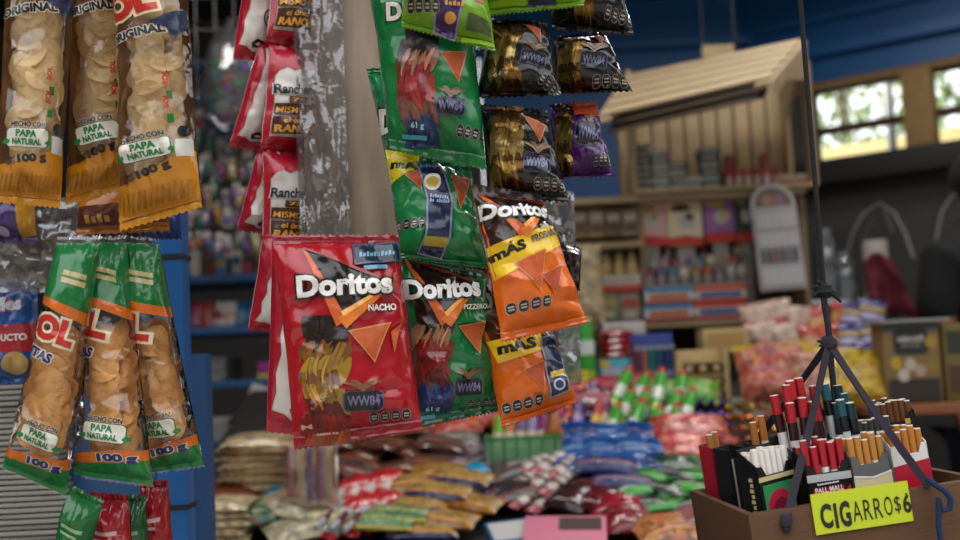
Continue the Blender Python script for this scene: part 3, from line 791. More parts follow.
        b.text('ITAS' if i_ == 0 else 'AS', q(.02 if i_ == 0 else .12, .50), q(.46 if i_ == 0 else .36, .515), 10, '1c2450', .05, out=[('c8c4c4', .12)])
        lab(.80)
        b.poly([q(0, .90), q(.6, .865), q(1, .85), q(1, .90), q(.6, .92), q(0, .94)], 'c86418'); b.poly([q(0, .935), q(.6, .915), q(1, .89), q(1, .985), q(0, .985)], GR)
        b.text('100 g', q(.36, .925), q(.88, .91), 10, '1a2456', .06, out=[('c8c4bc', .12)])
    return b
YW = ['leftmost of the three orange-based clear bags', 'middle one of the three orange-based clear bags', 'rightmost of the three orange-based clear bags']
for i, (qd, dd) in enumerate((([(8, -72), (80, -72), (60, 209), (-6, 203)], (1.2, 1.22, 1.2, 1.18)), ([(72, -72), (126, -72), (138, 186), (66, 206)], (1.24, 1.25, 1.25, 1.24)), ([(115, -72), (184, -72), (202, 208), (120, 232)], (1.21, 1.2, 1.18, 1.2)))):
    clear_bag('clear bag of pale chips with orange base, ' + nth(i, 3) + ' in the upper row', qd, dd, 41+i, 'pale', YW[i], 30, 'yellow').finish()
GW = ['leftmost of the three green-topped clear bags', 'middle one of the three green-topped clear bags', 'rightmost of the three green-topped clear bags']
for i, (qd, dd) in enumerate((([(58, 236), (102, 236), (66, 499), (2, 470)], (1.2, 1.21, 1.2, 1.18)), ([(84, 234), (126, 236), (154, 489), (74, 478)], (1.26, 1.26, 1.22, 1.22)), ([(116, 234), (158, 238), (205, 468), (134, 478)], (1.28, 1.28, 1.27, 1.28)))):
    clear_bag('green-topped clear bag of golden chips, ' + nth(i, 3) + ' in the lower row', qd, dd, 51+i, 'gold', GW[i], 26, 'green').finish()
# small bags under them, cut by the frame
for lab, qd, dd, c1, c2, sd in (
    ('small green snack bag under the leftmost green-topped chip bag', [(72, 484), (104, 500), (80, 590), (44, 574)], 1.21, '17602c', '8cb080', 61),
    ('small red snack bag under the middle green-topped chip bag', [(90, 491), (128, 494), (138, 590), (92, 592)], 1.27, '981420', 'c8a0a0', 62),
    ('narrow dark green snack bag between the two small red ones', [(118, 494), (146, 494), (152, 592), (124, 592)], 1.30, '14502a', '70a078', 63),
    ('small red snack bag under the rightmost green-topped chip bag', [(140, 481), (168, 479), (176, 580), (138, 584)], 1.33, '981420', 'c8a0a0', 64)):
    b = Bag('snack_bag', lab, 'snack bag', None, qd, dd, .03, c1, sd, nu=18, nv=30)
    def q(u, v, quad=qd):
        a = (quad[0][0]+(quad[1][0]-quad[0][0])*u, quad[0][1]+(quad[1][1]-quad[0][1])*u); c = (quad[3][0]+(quad[2][0]-quad[3][0])*u, quad[3][1]+(quad[2][1]-quad[3][1])*u)
        return (a[0]+(c[0]-a[0])*v, a[1]+(c[1]-a[1])*v)
    b.poly([q(.2, .34), q(.8, .34), q(.8, .38), q(.2, .38)], c2, L=3); b.poly([q(.2, .42), q(.7, .42), q(.7, .45), q(.2, .45)], c2, L=3)
    if sd == 61: b.poly([q(.1, .7), q(.8, .62), q(.9, .95), q(.05, .95)], 'b0981c')
    b.finish()
# ---------------------------------------------------------------- the setting
def rough_mat(name, c1, c2, scale, rough=.8, bstr=.2, stretch=None):
    mt, nt, b = mk(name); n = bump(nt, b, scale, bstr, .004, 6, stretch=stretch)
    mx = nt.nodes.new('ShaderNodeMix'); mx.data_type = 'RGBA'
    mx.inputs['A'].default_value = (*lin(c1), 1); mx.inputs['B'].default_value = (*lin(c2), 1)
    nt.links.new(n.outputs['Fac'], mx.inputs['Factor']); nt.links.new(mx.outputs['Result'], b.inputs['Base Color'])
    b.inputs['Roughness'].default_value = rough; return mt
M_FLOOR = rough_mat('worn_concrete', '5c5850', '7c766c', 6)
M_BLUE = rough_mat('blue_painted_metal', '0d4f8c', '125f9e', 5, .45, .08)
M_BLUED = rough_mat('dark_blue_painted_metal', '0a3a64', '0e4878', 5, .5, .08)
M_DARK = rough_mat('dark_painted_wall', '3c3a3a', '4c4a48', 4, .8, .15)
M_CEIL = rough_mat('sooty_ceiling', '1c1c1e', '262626', 3, .9, .1)
M_SILL = rough_mat('black_board', '16140f', '221e18', 8, .6, .2, (1, 8, 8))
M_CREAM = rough_mat('cream_stucco', 'f0d890', 'f6e4a8', 5, .9, .1)

struct('floor', MB().box((1, 4, -.05), (16, 22, .1), M_FLOOR))
struct('wall_back', MB().box((.67, 4.85, 1.4), (1.26, .1, 2.8), M_BLUE).box((-1.18, 4.85, 1.4), (2.43, .1, 2.8), M_DARK))
struct('wall_left', MB().box((-2.35, 2.7, 2.3), (.1, 4.4, 4.6), M_DARK))  # extra height above the roof added to keep sun off the bags
struct('ceiling', MB().box((.5, 3.25, 2.85), (6.2, 3.5, .1), M_CEIL))
o = MB().box((-.1, 1.33, 2.83), (4.4, .30, .06), mat('4c3a2c', 'wood')).build('overhead_beam'); tag(o, 'wooden beam overhead from which the bags and the tray hang', 'beam')
# right wall, turned towards the street, with the long opening
WA = Vector((1.22, 4.78, 0)); WD = Vector((math.cos(R(36)), -math.sin(R(36)), 0)); WN = Vector((-WD.y, WD.x, 0))
def WR(px, py):
    r = ray(px, py); t = (WA-CAM).dot(WN)/r.dot(WN); return CAM+r*t
WM = Matrix((WD, WN, Vector((0, 0, 1)))).transposed().to_4x4(); WM.translation = WA
sill = (WR(820, 166).z+WR(955, 143).z)/2; head = (WR(825, 90).z+WR(955, 64).z)/2
WL = 2.6
struct('wall_right', MB().box((WL/2, .05, (sill-.10)/2), (WL, .1, sill-.10), M_DARK, M=WM)
       .box((WL/2, .05, (head+2.8)/2), (WL, .1, 2.8-head), M_BLUE, M=WM).box(((WR(812, 120)-WA).dot(WD)/2, .05, (sill+head)/2-.03), ((WR(812, 120)-WA).dot(WD), .1, head-sill+.06), M_DARK, M=WM))
mb = MB().box((WL/2, .0, sill-.05), (WL, .24, .10), M_SILL, M=WM)
struct('trim_1', mb, .004)
struct('trim_2', MB().box((WL/2, .02, head+.012), (WL, .12, .024), mat('8c6c48', 'wood'), M=WM))
struct('trim_3', MB().box((WL/2, -.03, head+.16), (WL, .05, .05), M_BLUE, M=WM).box((WL/2, -.02, head+.30), (WL, .04, .03), M_BLUE, M=WM))
# blue beam along the back wall top with ribs
mb = MB(); 
for k, z in enumerate((2.28, 2.42, 2.58)): mb.box((.0, 4.77, z), (2.5, .06, .035), M_BLUE)
struct('trim_4', mb)
# window post and rail
def wall_thing(name, label, cat, px, py): 
    p = WR(px, py); return p
p0 = WR(906, 100); p1 = WR(936, 100); s0 = (p0-WA).dot(WD); s1 = (p1-WA).dot(WD)
o = MB().box(((s0+s1)/2, -.02, (sill+head)/2), (s1-s0, .09, head-sill), mat('9c7c4c', 'vwood'), M=WM).build('wooden_post', bevel=.003)
tag(o, 'short brown wooden post standing in the bright window opening', 'post')
za, zb = WR(820, 128).z, WR(955, 108).z
o = MB().box((WL/2, .07, (za+zb)/2), (WL, .03, .035), mat('4a3420', 'wood'), M=WM).build('wooden_rail', bevel=.003)
tag(o, 'thin dark wooden rail across the bright window opening', 'rail')
# chalk drawing on the dark wall
mb = MB(); chalk = mat('b4b4b4')
def chalk_line(pts, w):
    q = [WR(*p)-WN*.004 for p in pts]; mb.tube(q, w, chalk, 5, flat=.3)
chalk_line([(846, 262), (852, 235), (864, 213), (880, 203), (894, 212), (906, 234), (914, 258)], .011)
chalk_line([(862, 240), (874, 216), (884, 208), (893, 232)], .008); chalk_line([(936, 240), (942, 212), (952, 196), (965, 190)], .011)
chalk_line([(946, 225), (958, 214), (968, 216)], .008)
tag(mb.build('chalk_drawing'), 'faint white chalk arcs drawn on the dark wall below the window', 'drawing')
# outside
mb = MB().box((1.5, 1.05, 1.05), (7, .15, 2.36), M_CREAM, M=WM)
struct('wall_outside', mb)
p = WR(832, 120); s0 = (p-WA).dot(WD)
o = MB().tube([WM @ Vector((s0+.05, .7, 0)), WM @ Vector((s0+.05, .7, 3.2))], .024, mat('d8d8d4')).build('white_pole'); tag(o, 'thin white pole outside the window opening', 'pole')
leafm = [mat('8ca070'), mat('a0b484'), mat('748c5c')]
for i, (lx, ly, lz, rr) in enumerate(((-.5, 3.0, 3.0, 1.0), (1.55, 3.0, 3.0, 1.0), (3.6, 3.0, 3.1, 1.0), (.5, 5.2, 4.0, 1.25))):
    c = WM @ Vector((lx, ly, 0)); t = thing('leafy_tree', 'pale green leafy tree outside the window opening, ' + nth(i, 4) + ' of four', 'tree', c, group='trees outside the window')
    MB().tube([(0, 0, 0), (.03, 0, lz*.5), (0, .04, lz)], [.09, .07, .04], mat('5a4a38')).build('trunk', t)
    mb = MB(); r = random.Random(i)
    for k in range(1700):
        d = Vector((r.gauss(0, 1), r.gauss(0, 1), r.gauss(0, 1))).normalized()*rr*r.uniform(.1, 1)**.5
        q = Vector((d.x, d.y, lz+d.z*.9)); a = r.uniform(.03, .06); e = Euler((r.uniform(0, 6), r.uniform(0, 6), 0)).to_matrix()
        mb.add([q+e @ Vector((-a, 0, 0)), q+e @ Vector((0, -a*.5, a*.1)), q+e @ Vector((a, 0, 0)), q+e @ Vector((0, a*.5, a*.1))], [(0, 1, 2, 3)], r.choice(leafm))
    mb.build('foliage', t, smooth=False)

# ---------------------------------------------------------------- wooden post with plastic wrap
pl = P(302, 120, 1.44); pr = P(397, 120, 1.44); zb_ = P(350, 300, 1.44).z
cx, w = (pl.x+pr.x)/2, pr.x-pl.x
M_POST = rough_mat('weathered_board', '665648', 'b09c86', 9, .75, .35, (5, 5, .8))
o = MB().box((cx, pl.y+.03, (zb_+2.8)/2), (w, .055, 2.8-zb_), M_POST).build('wooden_board', bevel=.004)
tag(o, 'broad weathered wooden board hanging upright between the red and green bags', 'board')
mb = MB(); nu, nv = 26, 70; vs = []
for j in range(nv+1):
    for i in range(nu+1):
        u, v = i/nu, j/nv; x = cx-w/2-.010+u*w*.56; z = zb_+(1.78-zb_)*(1-v)
        r_ = .012*(.5-abs(nz(u*3.2, v*5, 3)))+.010*(.5-abs(nz(u*5+v*3, v*9, 5)))+.004*(.5-abs(nz(u*9-v*5, v*18, 9)))
        y = pl.y-.010-r_ + (.02*max(0, .08-u)/.08) + .006*max(0, (u-.9)/.1)
        vs.append((x, y, z))
mb.add(vs, [(j*(nu+1)+i, (j+1)*(nu+1)+i, (j+1)*(nu+1)+i+1, j*(nu+1)+i+1) for j in range(nv) for i in range(nu)], film('crumpled_wrap', .07, (.86, .86, .90), .09, .10, 16, .9))
tag(mb.build('plastic_wrap'), 'crumpled clear plastic sheet wrapped over the left half of the hanging board', 'plastic sheet')
# grey plastic behind the orange bags
mb = MB(); nu, nv = 16, 40; vs = []
for j in range(nv+1):
    for i in range(nu+1):
        u, v = i/nu, j/nv; p = P(520+u*54+v*8, 190+v*195, 1.40)
        p.y += .012*(.5-abs(nz(u*4, v*9, 31)))+.006*nz(u*9, v*20, 33); vs.append(p)
mb.add(vs, [(j*(nu+1)+i, (j+1)*(nu+1)+i, (j+1)*(nu+1)+i+1, j*(nu+1)+i+1) for j in range(nv) for i in range(nu)], film('smoky_wrap', .30, (.42, .42, .46), .12, .12, 9, .5))
tag(mb.build('plastic_wrap'), 'smoky grey plastic sheet hanging behind the orange chip bags', 'plastic sheet')
b = Bag('snack_bag', 'small dark foil bag peeking out right of the upper orange bag', 'snack bag', None, [(556, 240), (582, 247), (580, 292), (560, 290)], 1.33, .02, '1c1218', 71, nu=14, nv=16); b.finish()

# ---------------------------------------------------------------- blue post on the left
pt, pb = P(171, 256, 1.48), P(174, 500, 1.48); xx = (pt.x+pb.x)/2; yy = pt.y
t = thing('blue_post', 'bright blue square metal post behind the chip bags on the left', 'post', (xx, yy+.02, 0))
MB().box((0, 0, 1.4), (.040, .04, 2.8), M_BLUE).build('tube', t, bevel=.003)
for py in (256, 505):
    z = P(176, py, 1.48).z
    MB().box((0, 0, z), (.044, .044, .006), '101010').box((-.028, -.022, z-.001), (.03, .004, .005), '101010', rot=(0, .25, 0)).build('cable_tie', t)
a = P(190, 470, 1.7); e = P(208, 470, 1.7)
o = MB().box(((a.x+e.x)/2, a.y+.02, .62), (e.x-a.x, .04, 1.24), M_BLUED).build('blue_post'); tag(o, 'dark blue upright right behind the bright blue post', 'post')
a = P(40, 480, 1.66); e = P(160, 480, 1.66)
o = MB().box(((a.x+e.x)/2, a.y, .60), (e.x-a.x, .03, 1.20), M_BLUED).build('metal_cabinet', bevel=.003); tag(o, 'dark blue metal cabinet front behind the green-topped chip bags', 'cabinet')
# pile of newspapers
a = P(-70, 545, 1.58); e = P(46, 500, 1.58)
proto = MB().box((0, 0, .0035), (.17, .24, .006), mat('8c8880')).box((.0845, 0, .0035), (.002, .236, .003), mat('5c5a58')).build('newspaper', bevel=.0015)
tag(proto, 'x', 'newspaper'); rep = Rep(proto); r = random.Random(4); zt = P(10, 378, 1.6).z; n = 34
z0 = zt-n*.0082
for i in range(n):
    k = n-1-i
    o = rep.put(((e.x-.085+(k*.0009))+r.uniform(-.004, .004), a.y+.14+r.uniform(-.004, .004), z0+i*.0082), (0, 0, r.uniform(-.03, .03)),
                'grey folded newspaper, ' + ('top one' if k == 0 else (ORD[k] if k < 20 else f'{ORD[k-20]} of the lower part') + ' from the top' if k < 20 else f'{ORD[k-20]} below the middle') + ' of the pile at the left edge', 'pile of newspapers')
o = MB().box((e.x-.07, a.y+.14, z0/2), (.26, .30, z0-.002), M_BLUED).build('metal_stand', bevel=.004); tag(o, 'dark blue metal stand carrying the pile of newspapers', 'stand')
# things hanging behind on the left
b = Bag('chip_bag', 'blue and red chip bag hanging behind the leftmost green-topped bag', 'snack bag', None, [(-22, 278), (38, 282), (42, 384), (-18, 386)], 1.52, .04, '12488c', 72, nu=24, nv=32)
b.poly([(-20, 326), (40, 322), (42, 350), (-20, 352)], 'a01c28'); b.text('Ruffles', (-16, 313), (28, 309), 14, 'c8d0dc', .05, out=[('a01c28', .11)], part='logo'); b.text('PRODUCTO', (-14, 341), (34, 339), 7, 'd0ccc8', .04)
b.poly(ell(22, 362, 12, 12), 'b08c50', L=3); b.finish()
b = Bag('chip_bag', 'purple and green snack bag peeking out under the leftmost orange-based bag', 'snack bag', None, [(-14, 150), (34, 150), (37, 244), (-10, 243)], 1.42, .035, '3c2460', 73, nu=20, nv=30)
b.poly([(20, 150), (36, 150), (37, 236), (24, 238)], 'b07c18'); b.poly([(-12, 205), (4, 205), (2, 225), (-12, 225)], '5c9c30'); b.poly(ell(8, 232, 6, 5), 'b8a0c8', L=3); b.finish()
b = Bag('chip_bag', 'orange and brown snack bag behind the bases of the clear bags', 'snack bag', None, [(80, 140), (172, 140), (170, 232), (76, 236)], 1.36, .035, 'b06a14', 74, nu=24, nv=30)
b.poly([(78, 208), (172, 200), (171, 222), (77, 228)], '5c2a14'); b.text('#xxxx', (88, 224), (116, 222), 8, 'c88c40', .05); b.finish()
mb = MB(); nu, nv = 22, 24; vs = []
for j in range(nv+1):
    for i in range(nu+1):
        u, v = i/nu, j/nv; p = P(-30+u*112, 196+v*96, 1.46); p.y += .03*(.5-abs(nz(u*5, v*4, 41)))+.010*nz(u*12, v*12, 43); vs.append(p)
mb.add(vs, [(j*(nu+1)+i, (j+1)*(nu+1)+i, (j+1)*(nu+1)+i+1, j*(nu+1)+i+1) for j in range(nv) for i in range(nu)], film('brown_wrap', .22, (.62, .56, .52), .12, .10, 9, .5))
tag(mb.build('plastic_wrap'), 'creased brownish plastic sheet hanging behind the clear chip bags', 'plastic sheet')
b = Bag('chip_bag', 'dark blue snack bag behind the right-hand orange-based clear bag', 'snack bag', None, [(140, 176), (178, 176), (182, 240), (142, 240)], 1.40, .03, '14346c', 75, nu=16, nv=22); b.finish()

# ---------------------------------------------------------------- wire grid with toys, blue shelves
GY = 3.45
g0, g1 = PY(120, 100, GY).x, PY(345, 100, GY).x; zt, zb2 = PY(240, -60, GY).z, PY(240, 256, GY).z
t = tg = thing('wire_grid', 'white wire grid rack hanging at the back left', 'rack', ((g0+g1)/2, GY, zb2))
wm = mat('94949a', 'gloss'); k = g0
while k < g1: MB().tube([(k-(g0+g1)/2, 0, 0), (k-(g0+g1)/2, 0, zt-zb2)], .0017, wm, 6).build('vertical_wire', t); k += .062
z = 0.0
while z < zt-zb2: MB().tube([(g0-(g0+g1)/2, -.004, z), (g1-(g0+g1)/2, -.004, z)], .0017, wm, 6).build('horizontal_wire', t); z += .105
cols = ['903040', '3c7448', '9c9048', '50487c', 'a8a098', '7c466c', '3c6080', '9c5438', '466c60', '7c7870']
r = random.Random(12); cnt = 0
rows = [(118, 185, 300, 12), (143, 185, 300, 12), (168, 185, 300, 13), (194, 185, 300, 13), (218, 185, 290, 11), (242, 185, 280, 10)]
for ri, (py, xa, xb, n) in enumerate(rows):
    for i in range(n):
        px = xa+(xb-xa)*(i+.5)/n+r.uniform(-3, 3); p = PY(px, py+r.uniform(-7, 7), GY-.04-r.uniform(0, .03)); c = r.choice(cols); c2 = r.choice(cols)
        t = thing('toy_packet', f'carded toy packet on the wire grid, {nth(i, n)}, {("top", "second", "third", "fourth", "fifth", "bottom")[ri]} row down', 'toy packet', p, (r.uniform(-.25, .1), r.uniform(-.3, .3), r.uniform(-.5, .5)), 'toy packets on the wire grid')
        MB().box((0, 0, .0), (.026, .002, .07), c).box((0, -.0012, .026), (.026, .001, .018), 'a09890').build('card', t)
        MB().blob((0, -.006, -.010), (.010, .007, .020), mat(c2, 'gloss'), 8, 5).build('toy', t)
for sx in (-1, 1): MB().tube([(sx*(g1-g0)*.4, 0, zt-zb2-.005), (sx*(g1-g0)*.4, 0, 2.8-zb2)], .003, wm, 6).build('hanging_wire', tg)
# clear sack of bright toys
sc = PY(232, 84, GY-.12)
t = thing('clear_sack', 'big clear plastic sack of bright toys hanging on the grid', 'sack', sc, group=None)
mb = MB(); mb.blob((0, 0, 0), (.10, .07, .15), film('sack_film', .07, (.9, .9, .92), .12, .07, 8, .5), 20, 14, .25, 5); 
for v_i, v in enumerate(mb.v):
    if v[2] > .08: mb.v[v_i] = (v[0]*max(.15, 1-(v[2]-.08)*9), v[1]*max(.15, 1-(v[2]-.08)*9), v[2]*1.35)
mb.build('sack_film', t)
tc = ['7c3090', '2c7c4c', '9c2838', '2c8c8c', 'b07030', '6c40a0', '3c9c50', 'a03050']
for i in range(16):
    a = r.uniform(0, 6.28); q = r.uniform(.0, .065); p = sc+Vector((math.cos(a)*q, math.sin(a)*q*.6, -.11+.012*i))
    o = MB().blob((0, 0, 0), (.022, .018, .016), mat(tc[i % 8], 'gloss'), 8, 6, .5, i).build('plastic_toy', loc=p)
    tag(o, f'bright {["purple", "green", "red", "teal", "orange", "violet", "light green", "crimson"][i % 8]} plastic toy in the clear sack, {"lower" if i < 8 else "upper"} half', 'toy', 'toys in the clear sack')
# shelves
SX0, SX1 = PY(150, 300, GY).x, PY(300, 300, GY).x
shelf_z = [PY(235, y, GY).z for y in (274, 326, 380, 440)]
t = thing('blue_shelf_rack', 'blue metal shelf rack at the back left, below the wire grid', 'shelf rack', ((SX0+SX1)/2, GY+.16, 0))
for k, z in enumerate(shelf_z):
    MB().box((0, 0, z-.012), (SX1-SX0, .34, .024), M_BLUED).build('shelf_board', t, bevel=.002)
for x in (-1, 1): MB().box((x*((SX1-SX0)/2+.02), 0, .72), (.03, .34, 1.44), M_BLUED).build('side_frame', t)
# shelf 0: standing packets, 1: upright packs, 2: paper stacks and a magenta book
def flat_pack(name, cat, label, loc, size, c, c2, rot=(0, 0, 0), group=None):
    t = thing(name, label, cat, loc, rot, group)
    MB().box((0, 0, size[2]/2), size, c).build('body', t, bevel=.002)
    MB().box((0, -size[1]/2-.0006, size[2]*.6), (size[0]*.8, .001, size[2]*.35), c2).build('printed_panel', t)
    return t
pc = ['a02c30', '2c4c8c', 'b8b0a8', 'a0482c', '3c6ca0', 'c0b8b0', '8c2c50', 'b09040', '2c5c7c', 'a83c34']
for i in range(10):
    z = shelf_z[0]; x = SX0+.03+(SX1-SX0-.06)*(i+.5)/10
    flat_pack('carton', 'carton', f'small upright carton on the top blue shelf, {nth(i, 10)} of ten', (x, GY+.05+.04*(i % 2), z), (.032, .02, .045+.02*(i % 3)), pc[i], pc[(i+3) % 10], group='cartons on the top blue shelf')
for i in range(11):
    z = shelf_z[1]; x = SX0+.02+(SX1-SX0-.05)*(i+.5)/11
    t = thing('snack_packet', f'leaning foil packet on the second blue shelf, {nth(i, 11)} of eleven', 'packet', (x, GY+.08, z), (R(-14), R(r.uniform(-14, 14)), R(r.uniform(-10, 10))), 'packets on the second blue shelf')
    mb = MB().pillow(.05, .085, .014, mat(pc[(i*3) % 10], 'foil'), [(.3, .6, mat(pc[(i*7+2) % 10], 'ink'))], seed=i, nu=6, nv=10, M=Matrix.Translation((0, 0, .043)) @ Matrix.Rotation(R(90), 4, 'X'))
    mb.build('pouch', t)
z = shelf_z[2]; xs = (SX0+SX1)/2
proto = MB().box((0, 0, .004), (.20, .26, .0076), mat('6c6a66')).build('magazine', bevel=.001); tag(proto, 'x', 'magazine'); rep = Rep(proto)
for i in range(9): rep.put((SX0+.12+.004*(i % 3), GY+.14, z+.008*i), (0, 0, .02*(i % 4-1)), f'grey magazine in the stack on the third blue shelf, {nth(8-i, 9, "top", "bottom")} of nine', 'magazines on the third blue shelf')
proto = MB().box((0, 0, .008), (.13, .19, .015), mat('a8a030')).build('book', bevel=.001); tag(proto, 'yellow-edged thin book under the magenta book on the shelf', 'book'); proto.location = (SX1-.08, GY+.12, z)
o = MB().box((0, 0, .018), (.12, .18, .034), mat('8c1c70')).build('book', bevel=.001, loc=(SX1-.085, GY+.12, z+.0165)); tag(o, 'magenta book on the third blue shelf', 'book')
z = shelf_z[3]
proto = MB().box((0, 0, .004), (.20, .26, .0076), mat('8c8a88')).build('magazine', bevel=.001); tag(proto, 'x', 'magazine'); rep = Rep(proto)
for i in range(9): rep.put((SX0+.13+.004*(i % 3), GY+.14, z+.008*i), (0, 0, .03*(i % 3-1)), f'pale magazine in the stack on the bottom blue shelf, {nth(8-i, 9, "top", "bottom")} of nine', 'magazines on the bottom blue shelf')
p = PY(262, 398, GY-.03)
o = MB().box((0, 0, 0), (.085, .003, .075), mat('a09c98')).build('paper_sheet', loc=p); o.rotation_euler = (R(-15), R(18), .1); tag(o, 'loose pale sheet of card hanging over the lower blue shelf', 'card')

# ---------------------------------------------------------------- hanging cigarette tray
TL = P(748, 515, 1.15); TROT = Euler((0, R(-5.5), R(4))); TM = TROT.to_matrix().to_4x4(); TM.translation = TL
TW, TD, TH, TF = .262, .24, .12, -.025
wd = mat('563618', 'wood')
t = thing('wooden_tray', 'brown wooden box tray of loose cigarettes hanging at right', 'tray', TL, TROT)
MB().box((TW/2, .006, -TH/2), (TW, .012, TH), wd).build('front_board', t, bevel=.0015)
MB().box((TW/2, TD-.006, -TH/2), (TW, .012, TH), wd).build('back_board', t, bevel=.0015)
for x in (.004, TW-.004): MB().box((x, TD/2, -TH/2), (.008, TD-.024, TH), wd).build('side_board', t, bevel=.0015)
MB().box((TW/2, TD/2, TF-.02), (TW-.016, TD-.024, .04), wd).build('bottom_board', t)
def in_tray(x, y, z, yaw=0, tilt=(0, 0)):
    M = TM @ Matrix.Translation((x, y, z)) @ Matrix.Rotation(R(yaw), 4, 'Z') @ Matrix.Rotation(R(tilt[0]), 4, 'X') @ Matrix.Rotation(R(tilt[1]), 4, 'Y')
    return M
def pack(label, x, y, yaw, w, d, h, c, design, cut=.3):
    M = in_tray(x, y, TF+.0005, yaw); t = thing('cigarette_pack', label, 'cigarette pack', M.translation, M.to_euler())
    mb = MB(); th = .0012; k = h*(1-cut)
    mb.box((w/2, d/2, .001), (w, d, .002), c); mb.box((w/2, d-th/2, h/2), (w, th, h), c)
    for xx in (th/2, w-th/2): mb.prism([(0, 0), (d, 0), (d, h), (0, k)], -th/2, th/2, mat(c, 'gloss'), M=Matrix.Translation((xx, 0, 0)) @ Matrix(((0, 0, 1, 0), (1, 0, 0, 0), (0, 1, 0, 0), (0, 0, 0, 1))))
    mb.prism([(0, 0), (w, 0), (w, k), (w*.86, k), (w*.76, k-.010), (w*.24, k-.010), (w*.14, k), (0, k)], -th/2, th/2, mat(c, 'gloss'), M=Matrix.Translation((0, th/2, 0)) @ Matrix(((1, 0, 0, 0), (0, 0, -1, 0), (0, 1, 0, 0), (0, 0, 0, 1))))
    mb.build('carton', t, smooth=False)
    F = Matrix(((1, 0, 0, 0), (0, 0, -1, -.0006), (0, 1, 0, 0), (0, 0, 0, 1)))         # front face drawing plane
    S = Matrix(((0, 0, -1, -.0006), (-1, 0, 0, d), (0, 1, 0, 0), (0, 0, 0, 1)))        # left side drawing plane
    design(t, w, d, h, k, F, S); return t, M
def panel(t, nme, pts, c, M, z=0, kind='gloss'): MB().prism(pts, z, z+.0004, mat(c, kind), M=M).build(nme, t, smooth=False)
def d_pic(t, w, d, h, k, F, S):
    panel(t, 'gold_line', [(0, k-.016), (w, k-.016), (w, k-.011), (0, k-.011)], 'b8a878', F)
    panel(t, 'warning_picture', [(w*.08, .004), (w*.94, .004), (w*.94, k-.020), (w*.08, k-.020)], '2c7c48', F)
    panel(t, 'picture_blob', [(w*.5+a, .022+b) for a, b in ell(0, 0, w*.36, .020)], 'a81c38', F, .0005); panel(t, 'picture_blob', [(w*.5+a, .018+b) for a, b in ell(0, 0, w*.25, .015)], '6c1428', F, .001)
    mb = MB(); flat_text(mb, '#xxxxxxxxx', .0, .006, k-.010, .001, .0065, mat('a89868'), S @ Matrix.Translation((d*.75, 0, .0006)) @ Matrix.Rotation(R(90), 4, 'Z')); mb.build('side_print', t)
def d_pm(t, w, d, h, k, F, S):
    panel(t, 'silver_band', [(0, k-.018), (w, k-.020), (w, k-.012), (0, k-.010)], 'a8a8a8', F)
    panel(t, 'red_panel', [(w*.1, .0), (w*.8, .0), (w*.8, k-.026), (w*.1, k-.026)], 'a0182c', F)
    mb = MB(); flat_text(mb, 'PALL MALL', .01, w*.14, w*.78, .030, .036, mat('dcd4d0'), F @ Matrix.Translation((0, 0, .0006))); flat_text(mb, '#xxxxxxxxxxx', .0, w*.2, w*.7, .0385, .0405, mat('dcd4d0'), F @ Matrix.Translation((0, 0, .0006))); mb.build('brand_print', t)
    panel(t, 'red_mark', [(w*.86, .01), (w*.95, .01), (w*.95, k-.026), (w*.86, k-.03)], 'a0182c', F)
def d_cream(t, w, d, h, k, F, S):
    panel(t, 'cream_panel', [(0, 0), (w, 0), (w, k-.022), (w*.5, k-.026), (0, k-.022)], 'c8b890', F); panel(t, 'pale_line', [(0, k-.022), (w*.5, k-.026), (w, k-.022), (w, k-.020), (w*.5, k-.024), (0, k-.020)], 'd8d4c8', F, .0005)
def d_redw(t, w, d, h, k, F, S):
    panel(t, 'red_band', [(0, 0), (w, 0), (w, k-.018), (0, k-.022)], 'a8142c', F)
def d_black(t, w, d, h, k, F, S):
    mb = MB(); flat_text(mb, '#xxxxxxxxx', .0, .006, k-.006, 0, .006, mat('b09040'), F @ Matrix.Translation((w*.86, 0, .0006)) @ Matrix.Rotation(R(90), 4, 'Z')); mb.build('gold_print', t)
    panel(t, 'gold_line', [(0, k-.012), (w*.6, k-.016), (w*.6, k-.0145), (0, k-.0105)], 'b09040', F)
def d_plain(t, w, d, h, k, F, S):
    panel(t, 'side_line', [(w*.1, .01), (w*.2, .01), (w*.2, k-.01), (w*.1, k-.01)], '8c8478', F)
def cig(x, y, z0, ln, tip, body, tl, M, label, group, r=.0039, lean=(0, 0)):
    """cigarette standing at pack-local x, y from z0"""
    Q = M @ Matrix.Translation((x, y, z0)) @ Matrix.Rotation(lean[0], 4, 'X') @ Matrix.Rotation(lean[1], 4, 'Y')
    t = thing('cigarette', label, 'cigarette', Q.translation, Q.to_euler(), group)
    MB().tube([(0, 0, 0), (0, 0, ln-tl)], r, mat(body), 10).build('paper_tube', t)
    MB().tube([(0, 0, ln-tl), (0, 0, ln-.001)], r*1.03, mat(tip, 'gloss'), 10).build('tip', t)
    if r > .0045: MB().tube([(0, 0, ln-tl-.002), (0, 0, ln-tl*.55)], r*1.06, mat('2c1014' if tip.startswith('a0') else '0c1418', 'gloss'), 10).build('dark_band', t)
    MB().tube([(0, 0, ln-.0012), (0, 0, ln)], r*.93, mat('d8ccbc'), 10).build('filter_end', t)
def fill(M, w, d, nx, ny, top, tip, body, label, group, jit=.003, seed=0, tl=.03, miss=()):
    rr = random.Random(seed)
    for j in range(ny):
        for i in range(nx):
            if (i, j) in miss: continue
            zz = .003+rr.uniform(0, jit)
            cig(.0055+(w-.011)*i/max(1, nx-1), .0055+(d-.011)*j/max(1, ny-1), zz, top-zz+rr.uniform(-jit, jit), tip, body, tl, M, label, group)
g = 'cigarettes in the black pack with the green picture'
_, M = pack('black cigarette pack with a green and red picture at left front of tray', .022, .017, 30, .056, .026, .088, '141414', d_pic, .22)
